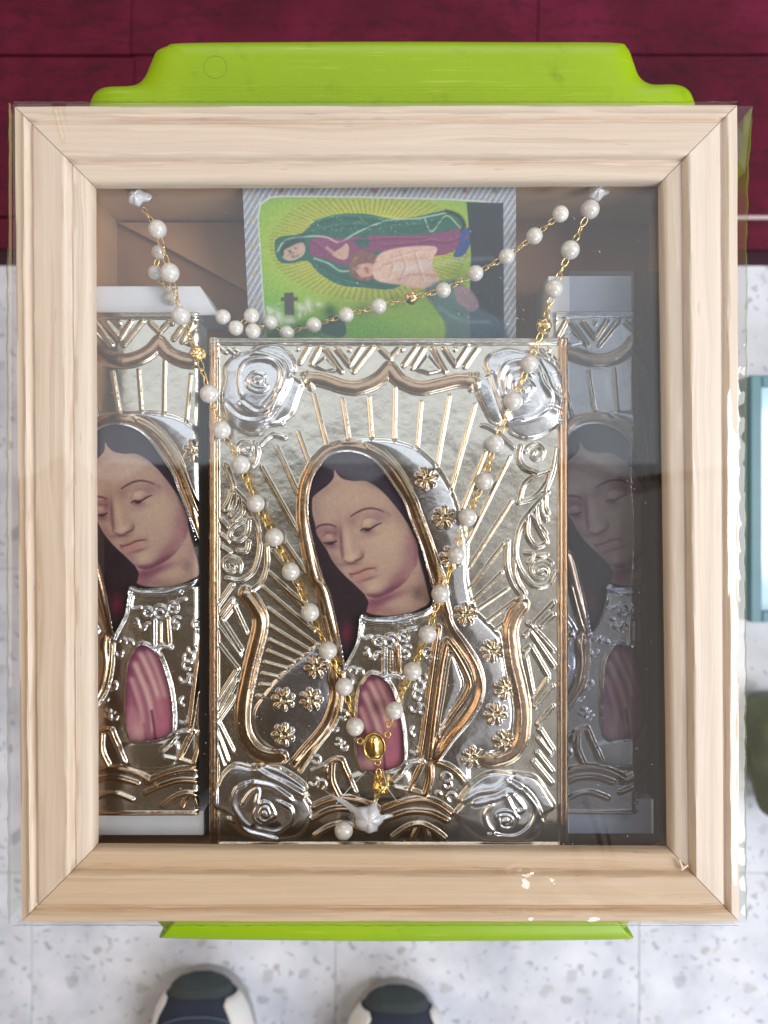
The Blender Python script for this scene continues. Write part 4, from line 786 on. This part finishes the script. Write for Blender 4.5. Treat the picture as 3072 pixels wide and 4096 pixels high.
# ---------------------------------------------------------------- rosary
ro = empty('rosary', P(1497, 2987, 0.2525)); RL = ro.location.copy()
tag(ro, 'white pearl rosary on gold links, looped under the glass over the middle plaque', 'rosary')
def sphere_mesh(name, r, u, v, m, rough=0.0):
    bm = bmesh.new(); bmesh.ops.create_uvsphere(bm, u_segments=u, v_segments=v, radius=r)
    if rough:
        for vv in bm.verts:
            th = math.atan2(vv.co.y, vv.co.x); ph_ = math.acos(max(-1, min(1, vv.co.z / r)))
            vv.co *= 1 + rough * math.sin(th * 5 + ph_ * 3) * math.sin(ph_ * 6)
    me = bpy.data.meshes.new(name); bm.to_mesh(me); bm.free(); me.materials.append(m); return me
pearl_me = sphere_mesh('pearl', 0.00305, 20, 14, M['pearl']); gbead_me = sphere_mesh('gold_bead', 0.0027, 24, 18, M['gold'], 0.09)
lv, lf = tube([(0.0009 * math.cos(a), 0.0017 * math.sin(a), 0) for a in np.linspace(0, 2 * math.pi, 14, endpoint=False)], 0.00027, 5, True)
link_me = pyd('chain_link', lv, lf); link_me.materials.append(M['gold'])
def place(me, name, p, rot=None, sc=1.0, parent=ro):
    o = link(name, me, None, parent); o.matrix_local = Matrix.Translation(Vector(p) - RL) @ (rot.to_4x4() if rot else Matrix()) @ Matrix.Scale(sc, 4); return o
def chain(a, b, ra, rb, sc=1.0):
    d = b - a; L = d.length - ra - rb
    if L < 0.0012: return
    t = d.normalized(); n = 3 if L > 0.0046 else (2 if L > 0.0026 else 1); st_ = L / n
    for k in range(n):
        c = a + t * (ra + st_ * (k + 0.5)); z = Vector((0, 0, 1)); tw = (0.35, 1.15, -0.5)[k % 3] + random.uniform(-0.3, 0.3)
        t2 = (t + Vector((random.uniform(-.16, .16), random.uniform(-.16, .16), 0))).normalized()
        x = t2.cross(z).normalized(); zz = x.cross(t2); x2 = x * math.cos(tw) + zz * math.sin(tw); z2 = x2.cross(t2)
        R = Matrix((x2, t2, z2)).transposed(); o = place(link_me, 'chain_link', c, R, 1.0)
        o.scale = (1.0 * sc, min(1.35, (st_ * 0.5 + 0.00045) / 0.0017), 1.0 * sc)
def strand(pts, D, sc, skip=()):
    prev = None
    for i, (x, y, kind) in enumerate(pts):
        p = P(x, y, D if not isinstance(D, list) else D[i]); r = {'p': 0.00305, 'g': 0.0027, 'f': 0.0035, 'm': 0.0042}[kind] * sc
        if kind == 'p': place(pearl_me, 'pearl', p, Matrix.Rotation(random.uniform(0, 3), 3, 'X'), sc * random.uniform(0.97, 1.03))
        elif kind == 'g': place(gbead_me, 'gold_bead', p, Matrix.Rotation(random.uniform(0, 3), 3, 'X'), sc)
        if prev is not None and i not in skip: chain(prev[0], p, prev[1], r, sc)
        prev = (p, r)
DP = 0.2524
left = [(551, 800, 'f'), (630, 917, 'p'), (680, 1091, 'p'), (724, 1263, 'p'), (790, 1415, 'g'), (838, 1576, 'p'), (887, 1721, 'p'), (963, 1860, 'p'), (1023, 2014, 'p'), (1097, 2150, 'p'), (1163, 2286, 'p'), (1240, 2450, 'p'), (1312, 2602, 'p'), (1377, 2747, 'p'), (1420, 2907, 'p'), (1463, 2962, 'm')]
right = [(2385, 772, 'f'), (2360, 838, 'p'), (2281, 1000, 'p'), (2215, 1155, 'p'), (2175, 1303, 'g'), (2117, 1457, 'p'), (2052, 1605, 'p'), (1980, 1775, 'p'), (1935, 1925, 'p'), (1870, 2070, 'p'), (1825, 2220, 'p'), (1762, 2375, 'p'), (1710, 2537, 'p'), (1650, 2685, 'p'), (1577, 2842, 'p'), (1532, 2950, 'm')]
strand(left, DP, 1.0); strand(right, DP, 1.0)
strand([(1503, 3030, 'm'), (1525, 3145, 'g'), (1478, 3262, 'f')], DP, 1.0); strand([(1290, 3318, 'f'), (1375, 3322, 'p'), (1450, 3320, 'f')], 0.2522, 1.0)
strand([(892, 1268, 'p'), (944, 1312, 'p'), (1006, 1263, 'p'), (1012, 1325, 'p'), (1080, 1290, 'p'), (1147, 1333, 'p'), (1255, 1300, 'p'), (1385, 1260, 'p'), (1515, 1225, 'p'), (1646, 1190, 'g'), (1774, 1161, 'p'), (1902, 1093, 'p'), (2027, 1026, 'p'), (2138, 944, 'p'), (2242, 856, 'p')], [card_D(y_) - 0.0045 if x_ > 1040 else 0.2560 for x_, y_ in ((892, 1268), (944, 1312), (1006, 1263), (1012, 1325), (1080, 1290), (1147, 1333), (1255, 1300), (1385, 1260), (1515, 1225), (1646, 1190), (1774, 1161), (1902, 1093), (2027, 1026), (2138, 944), (2242, 856))], 0.86)
strand([(634, 1009, 'p'), (620, 1090, 'p'), (690, 1190, 'p')], 0.2585, 0.80)
# oval centre medal
def medal():
    nr, na = 14, 40; vs = []; fs = []
    for i in range(nr + 1):
        t = i / nr
        for k in range(na):
            a = 2 * math.pi * k / na; x = t * math.cos(a) * 0.0041; y = t * math.sin(a) * 0.0052
            z = 0.0006 * (1 - t * t) + 0.00045 * math.exp(-((t - 0.9) / 0.07) ** 2)
            fig = math.exp(-((x / (0.0010 + 0.0004 * max(0, -y) / 0.004)) ** 2)) * (1 if -0.0036 < y < 0.0022 else 0) + 1.1 * math.exp(-(((x) / 0.0006) ** 2 + ((y - 0.0028) / 0.0007) ** 2))
            if t < 0.8: z += 0.00045 * fig + 0.00008 * math.sin(a * 18) * (t > 0.35)
            if i == nr: z = -0.0006
            vs.append((x, y, z))
    for i in range(nr):
        for k in range(na): fs.append((i * na + k, (i + 1) * na + k, (i + 1) * na + (k + 1) % na, i * na + (k + 1) % na))
    fs.append(tuple(nr * na + k for k in range(na))[::-1]); return pyd('medal', vs, fs)
mm = link('medal', medal(), M['gold'], ro); mm.matrix_local = Matrix.Translation(P(1497, 2987, DP) - RL) @ Matrix.Rotation(0.05, 4, 'Z'); mm.scale = (0.95, 0.95, 1.2)
tag(mm, 'oval gold medal with a raised standing figure')
for x, y in ((1438, 2960), (1555, 2938), (1507, 3052)):
    vs_, fs_ = tube([(0.0010 * math.cos(a), 0.0010 * math.sin(a), 0) for a in np.linspace(0, 2 * math.pi, 12, endpoint=False)], 0.00035, 6, True)
    o = link('medal_ring', pyd('medal_ring', vs_, fs_), M['gold'], mm); o.matrix_world = Matrix.Translation(P(x, y, DP))
    o.matrix_local = mm.matrix_local.inverted() @ Matrix.Translation(P(x, y, DP) - RL)
# milky flower-shaped glue caps that hold the strand
def flower(c, spikes, r0, D, name='flower_cap'):
    na, nl = 72, 7; vs = []; fs = []
    for i in range(nl + 1):
        t = i / nl
        for k in range(na):
            a = 2 * math.pi * k / na; R_ = r0 * (0.78 + 0.07 * math.cos(5 * a + 0.6))
            for (sa, sl, sw) in spikes:
                d = math.atan2(math.sin(a - sa), math.cos(a - sa)); R_ += sl * math.exp(-(d / sw) ** 2)
            rr = R_ * t; z = 0.0046 * math.sqrt(max(0, 1 - min(1, (rr / (r0 * 0.86)) ** 2))) + 0.0005 * math.cos(5 * a + 0.6) * t + 0.0006 * math.exp(-((rr / r0 - 1.0) / 0.25) ** 2) * (1 + math.sin(a * 3))
            vs.append((rr * math.cos(a), rr * math.sin(a), z))
    for i in range(nl):
        for k in range(na): fs.append((i * na + k, (i + 1) * na + k, (i + 1) * na + (k + 1) % na, i * na + (k + 1) % na))
    me = pyd(name, vs, fs); bm = bmesh.new(); bm.from_mesh(me); bmesh.ops.remove_doubles(bm, verts=bm.verts, dist=1e-6); bmesh.ops.solidify(bm, geom=bm.faces, thickness=0.0004); bmesh.ops.recalc_face_normals(bm, faces=bm.faces); bm.to_mesh(me); bm.free()
    o = link(name, me, M['milky'], ro); o.matrix_local = Matrix.Translation(P(*c, D) - RL) @ Matrix.Translation((0, 0, -0.0016)); return o
flower((1475, 3272), [(2.62, 0.0095, 0.085), (2.75, 0.003, 0.22), (0.05, 0.0036, 0.11), (1.15, 0.0013, 0.14), (-1.0, 0.0012, 0.16), (-2.2, 0.0010, 0.2)], 0.0058, 0.2512)
place(pearl_me, 'pearl', P(1478, 3266, 0.2512), None, 0.95)
flower((548, 792), [(2.3, 0.0045, 0.3), (0.3, 0.0018, 0.4)], 0.0038, 0.2515); flower((2385, 772), [(0.3, 0.0025, 0.3), (2.0, 0.003, 0.3)], 0.0036, 0.2515)
vs_, fs_ = tube([tuple(P(1465, 3085, 0.2505) - RL), tuple(P(1400, 3150, 0.2502) - RL), tuple(P(1345, 3215, 0.251) - RL)], 0.00012, 5); link('glue_thread', pyd('glue_thread', vs_, fs_), M['milky'], ro)
vs_, fs_ = tube([tuple(P(1530, 3075, 0.2505) - RL), tuple(P(1548, 3150, 0.2502) - RL), tuple(P(1588, 3205, 0.251) - RL)], 0.00012, 5); link('glue_thread', pyd('glue_thread', vs_, fs_), M['milky'], ro)

# ---------------------------------------------------------------- added tinted strip that darkens the right-hand plaque
M['shade_tint'] = clear('shade_tint', 0.05, 0.8, 0.06, 0.2, (0.57, 0.60, 0.68), 0.05)
sm = empty('added_shade_strip', P(2440, 2200, 0.2565)); tag(sm, 'added tinted strip that darkens the plaque by the right rail', 'added shade strip')
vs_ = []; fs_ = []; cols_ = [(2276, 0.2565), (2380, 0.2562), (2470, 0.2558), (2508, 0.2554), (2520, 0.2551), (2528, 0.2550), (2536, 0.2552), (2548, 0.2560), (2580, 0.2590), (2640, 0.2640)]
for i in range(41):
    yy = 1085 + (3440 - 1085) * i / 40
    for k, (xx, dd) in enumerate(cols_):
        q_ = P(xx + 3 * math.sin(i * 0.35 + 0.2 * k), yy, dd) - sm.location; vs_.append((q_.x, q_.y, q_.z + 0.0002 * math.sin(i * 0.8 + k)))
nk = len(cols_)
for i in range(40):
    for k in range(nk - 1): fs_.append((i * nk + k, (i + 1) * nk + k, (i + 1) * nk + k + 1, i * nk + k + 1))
link('shade_sheet', pyd('shade_sheet', vs_, fs_), M['shade_tint'], sm)

# ---------------------------------------------------------------- clear shrink film around the box
fo = empty('plastic_wrap', P(1500, 2050, 0.28)); FLc = fo.location.copy()
tag(fo, 'clear plastic wrap stretched over the shadow box, creased near the bottom rail', 'plastic wrap')
x0_, x1_, y0_, y1_ = 52.0, 2952.0, 416.0, 3692.0; nx, ny = 390, 440
FX, FY = np.meshgrid(np.linspace(x0_, x1_, nx), np.linspace(y0_, y1_, ny)); FZ = np.zeros_like(FX) + 0.00005
rz = np.random.default_rng(11)
for k in range(14):
    kx, ky, phs = rz.normal(0, 1 / 300), rz.normal(0, 1 / 500), rz.uniform(0, 6); FZ += 0.000035 * np.sin(FX * kx * 3 + FY * ky * 3 + phs)
def fold(pts, w, hgt):
    global FZ
    d = dist_poly(FX, FY, catmull(pts, 5)); FZ = FZ + hgt * np.exp(-(d / w) ** 2)
fold([(2075, 3500), (2085, 3580), (2100, 3690)], 34, 0.0009); fold([(2078, 3498), (2140, 3530), (2250, 3590), (2360, 3650)], 30, 0.0005); fold([(2070, 3500), (2010, 3540), (1880, 3585), (1640, 3605)], 36, 0.00045); fold([(2030, 3492), (2080, 3484), (2150, 3500), (2200, 3530)], 20, 0.0006)
fold([(2100, 3510), (2160, 3600), (2190, 3690)], 20, 0.0003); fold([(2040, 3520), (2000, 3600), (1990, 3690)], 22, 0.0003); fold([(2330, 3400), (2400, 3520), (2600, 3600)], 40, 0.0004); fold([(2360, 3200), (2400, 3300), (2430, 3420)], 24, 0.00035)
fold([(1200, 3640), (1700, 3650), (2400, 3660)], 20, 0.0003); fold([(240, 440), (255, 500), (270, 560)], 18, 0.0005)
FZ = FZ - 0.00085 * np.clip((FX - 2904.0) / 48.0, 0, 1) ** 2 * (1 + 0.10 * np.sin(FY / 41.0) + 0.12 * np.sin(FY / 117.0 + 1)) + 0.00008 * np.exp(-((FX - x1_) / 60.0) ** 2) * (1 + 0.5 * np.sin(FY / 37.0) * np.sin(FY / 93.0))
W = (DF - 0.0008) / FPX; V = np.stack([(FX - CX) * W - FLc.x, -(FY - CY) * W - FLc.y, HC - DF + 0.0008 + FZ - FLc.z], -1)
idx = np.arange(nx * ny).reshape(ny, nx); Fq = np.stack([idx[1:, :-1], idx[1:, 1:], idx[:-1, 1:], idx[:-1, :-1]], -1).reshape(-1, 4)
link('front_sheet', npmesh('front_sheet', V.reshape(-1, 3), Fq), M['film'], fo)
def film_side(p0, p1, nrm, bulge, z00=-0.0008, name='edge_sheet', N=150):
    vs = []; fs = []; rows = [(0.0, z00), (0.35, max(z00 + 0.0002, -0.0006)), (0.65, max(z00 + 0.0006, 0.0001)), (0.85, 0.0010), (0.96, 0.0024), (1.0, 0.0045), (1.0, 0.012), (0.9, 0.024), (0.7, 0.036)]
    for s in range(N + 1):
        t = s / N; a = Vector(p0).lerp(Vector(p1), t)
        wob = 1 + 0.06 * math.sin(s * 0.31) * math.sin(s * 0.13 + 1) + 0.02 * math.sin(s * 1.1)
        for i, (o_, d) in enumerate(rows):
            b = bulge(t) * wob * o_; q_ = a + Vector(nrm) * b; vs.append((q_.x - FLc.x, q_.y - FLc.y, HC - DF - d - FLc.z + (0.00025 * math.sin(s * 1.3 + i) if 1 < i < 6 else 0)))
    m_ = len(rows)
    for s in range(N):
        for i in range(m_ - 1): fs.append((s * m_ + i, s * m_ + i + 1, (s + 1) * m_ + i + 1, (s + 1) * m_ + i))
    link(name, pyd(name, vs, fs), M['film'], fo)
c = [P(x0_, y0_, DF), P(x1_, y0_, DF), P(x1_, y1_, DF), P(x0_, y1_, DF)]
film_side(c[1], c[2], (1, 0, 0), lambda t: 0.0036 + 0.0022 * math.exp(-t * 9), 0.0002); film_side(c[3], c[0], (-1, 0, 0), lambda t: 0.0024 + 0.0006 * math.sin(t * 3))
film_side(c[0], c[1], (0, 1, 0), lambda t: 0.0012); film_side(c[2], c[3], (0, -1, 0), lambda t: 0.0014)
ear = [tuple(P(x, y, 0.2425) - FLc) for x, y in ((2948, 424), (3012, 424), (2996, 520), (2980, 690), (2950, 640))]
me = pyd('corner_flap', ear + [(x, y, z - 0.004 - 0.002 * (i % 2)) for i, (x, y, z) in enumerate(ear)], [(0, 1, 2, 3, 4), (9, 8, 7, 6, 5), (1, 6, 7, 2), (2, 7, 8, 3)]); link('corner_flap', me, M['film'], fo, False)

# ---------------------------------------------------------------- pair of shoes
def fabric(name, col, sc):
    m, nt, b, o = mat(name); v = coords(nt); w = noise(nt, v, sc, 3); n2 = noise(nt, v, 30, 4)
    c = mixc(nt, w, tuple(x * 0.6 for x in col), tuple(x * 1.5 for x in col)); c = mixc(nt, ramp(nt, n2, [(0.5, (0, 0, 0)), (0.8, (0.4, 0.4, 0.4))]), c, tuple(min(1, x * 2.2) for x in col))
    nt.links.new(c, b.inputs['Base Color']); b.inputs['Roughness'].default_value = 0.75; bump(nt, b, w, 0.4, 0.0006); return m
M['navy'] = fabric('navy_mesh', lin(26, 34, 54), 900); M['rubber'] = fabric('dark_rubber', lin(46, 54, 58), 500); M['shoe_white'] = simple('shoe_white', lin(206, 204, 204), 0.55, var=0.08); M['shoe_sole'] = simple('shoe_sole', lin(150, 148, 150), 0.7, var=0.12); M['seam'] = simple('seam', lin(86, 98, 118), 0.7)
YS = [0, 3, 8, 16, 28, 45, 65, 90, 120, 150, 185, 220, 250, 270, 279, 282]; WS = [4, 17, 25, 33, 40, 45, 48, 48.5, 45, 41, 38, 37, 36, 31, 18, 4]; HS = [14, 24, 31, 37, 43, 49, 55, 62, 72, 84, 90, 88, 88, 86, 70, 40]
def shoe(px, py, rz, label, wide):
    D = 0.70; loc = P(px, py, D); loc.z = 0; r = tag(empty('shoe', (loc.x, loc.y, 0)), label, 'shoe', 'pair of shoes worn by the photographer'); r.rotation_euler = (0, 0, rz)
    w_ = lambda y: np.interp(y, YS, WS); h_ = lambda y: np.interp(y, YS, HS)
    def pt(y, ph, off=0.0):
        w, hh = w_(y) + off, h_(y) + off; cs, sn = math.cos(ph), math.sin(ph)
        return (w * math.copysign(abs(cs) ** 0.75, cs) / 1000, (-y + off * (y < 10)) / 1000, (18 + (hh - 18) * abs(sn) ** 0.8 if hh > 18 else hh) / 1000)
    def patch(name, ys, p0, p1, off, m, parent, n=18):
        vs = []; fs = []
        for y in ys:
            a, b = p0(y), p1(y); vs += [pt(y, a + (b - a) * k / n, off) for k in range(n + 1)]
        for i in range(len(ys) - 1):
            for k in range(n): fs.append((i * (n + 1) + k, i * (n + 1) + k + 1, (i + 1) * (n + 1) + k + 1, (i + 1) * (n + 1) + k))
        me = pyd(name, vs, fs); bm = bmesh.new(); bm.from_mesh(me); bmesh.ops.recalc_face_normals(bm, faces=bm.faces)
        if sum(f_.normal.z for f_ in bm.faces) < 0: bmesh.ops.reverse_faces(bm, faces=bm.faces)
        bm.to_mesh(me); bm.free(); o = link(name, me, m, parent); md_ = o.modifiers.new('thickness', 'SOLIDIFY'); md_.thickness = 0.0012; md_.offset = -1; return o
    up = patch('upper', list(np.linspace(0.5, 281, 60)), lambda y: 0.0, lambda y: math.pi, 0.0, M['navy'], r, 26)
    out = []; ys_ = np.concatenate([np.linspace(0, 20, 12), np.linspace(28, 282, 24)])
    poly = [((w_(y) - 1.5) / 1000, (-y - 2) / 1000) for y in ys_] + [(-(w_(y) - 1.5) / 1000, (-y - 2) / 1000) for y in ys_[::-1]]
    link('sole', frompoly('sole', poly, 0.0, 0.021, 0.0), M['shoe_sole'], r, False)
    patch('toe_bumper', list(np.linspace(0.5, 13, 12)), lambda y: 0.05 + 0.5 * max(0, (y - 6) / 7) ** 2, lambda y: math.pi - 0.05 - 0.5 * max(0, (y - 6) / 7) ** 2, 1.6, M['rubber'], up, 26)
    wd = wide
    for sgn in (0, 1):
        f0 = lambda y: 0.03; f1 = lambda y: 0.03 + wd[sgn] * min(1.0, max(0.55, 1 - (y - 14) / 160)) * min(1.0, 0.55 + (y - 12) / 8.0)
        g0, g1 = (f0, f1) if sgn == 0 else ((lambda y: math.pi - f0(y)), (lambda y: math.pi - f1(y)))
        patch('side_panel', list(np.linspace(14, 190, 40)), g0, g1, 2.2, M['shoe_white'], up, 10)
    for yy, lift in ((25, 0.8), (44, 0.8)):
        pts_ = [pt(yy + 10 * (abs(k - 9) / 9) ** 2, 0.75 + (math.pi - 1.5) * k / 18, lift) for k in range(19)]
        vs_, fs_ = tube(pts_, 0.0006, 6); link('seam', pyd('seam', vs_, fs_), M['seam'], up)
    return r
shoe(808, 3895, 0.02, 'dark navy shoe with pale side stripes, left of the pair below the stool', (1.0, 0.62)); shoe(1588, 3950, -0.03, 'dark navy shoe with pale side stripes, right of the pair below the stool', (0.6, 1.0))

# ---------------------------------------------------------------- things at the right margin, on the floor
gc = P(3240, 1990, 0.68); cs_ = empty('glass_case', (gc.x, gc.y, 0)); tag(cs_, 'pale blue glass topped case with teal edges on the floor by the right rail', 'case')
tealm = simple('teal_edge', lin(84, 124, 136), 0.4, var=0.1); xa, xb = P(3003, 0, 0.67).x - gc.x, 0.08; ya, yb = P(0, 2490, 0.67).y - gc.y, P(0, 1500, 0.67).y - gc.y
link('case_body', boxm('case_body', xa, xb, ya, yb, 0.0, 0.042, 0.001), simple('case_body', lin(150, 176, 190), 0.5), cs_, False)
for (a, b_, c_, d_) in ((xa, xa + 0.010, ya, yb), (xb - 0.010, xb, ya, yb), (xa + 0.010, xb - 0.010, ya, ya + 0.01), (xa + 0.010, xb - 0.010, yb - 0.01, yb)): link('edge_strip', boxm('edge_strip', a, b_, c_, d_, 0.0425, 0.050, 0.0012), tealm, cs_, False)
link('glass_lid', boxm('glass_lid', xa + 0.0102, xb - 0.0102, ya + 0.0102, yb - 0.0102, 0.0425, 0.046), simple('blue_glass', lin(196, 222, 236), 0.08, var=0.04), cs_, False)
rc_ = P(3175, 3030, 0.68); rl = empty('rolled_cloth', (rc_.x, rc_.y, 0)); tag(rl, 'olive grey rolled cloth on the floor at the right edge', 'cloth')
na, ns = 40, 40; vs_ = []; fs_ = []
for s in range(ns + 1):
    t = s / ns; e = math.sqrt(max(0.0, 1 - abs(2 * t - 1) ** 6))
    for k in range(na):
        a = 2 * math.pi * k / na; R_ = (0.036 * (0.25 + 0.75 * e)) * (1 + 0.05 * math.sin(3 * a + 9 * t) + 0.03 * math.sin(7 * a - 14 * t)) if e > 0 else 0.002
        vs_.append((R_ * math.cos(a) + 0.006 * math.sin(5 * t), (t - 0.5) * 0.11, 0.034 + R_ * 0.94 * math.sin(a)))
for s in range(ns):
    for k in range(na): fs_.append((s * na + k, s * na + (k + 1) % na, (s + 1) * na + (k + 1) % na, (s + 1) * na + k))
link('cloth_body', pyd('cloth_body', vs_, fs_), fabric('olive_cloth', lin(96, 100, 82), 400), rl)
vs_, fs_ = tube([(0.0375 * math.cos(a) + 0.004, 0.02, 0.034 + 0.036 * math.sin(a)) for a in np.linspace(0, 2 * math.pi, 30, endpoint=False)], 0.002, 6, True); link('tie', pyd('tie', vs_, fs_), simple('tie_grey', lin(70, 72, 66), 0.8), rl)
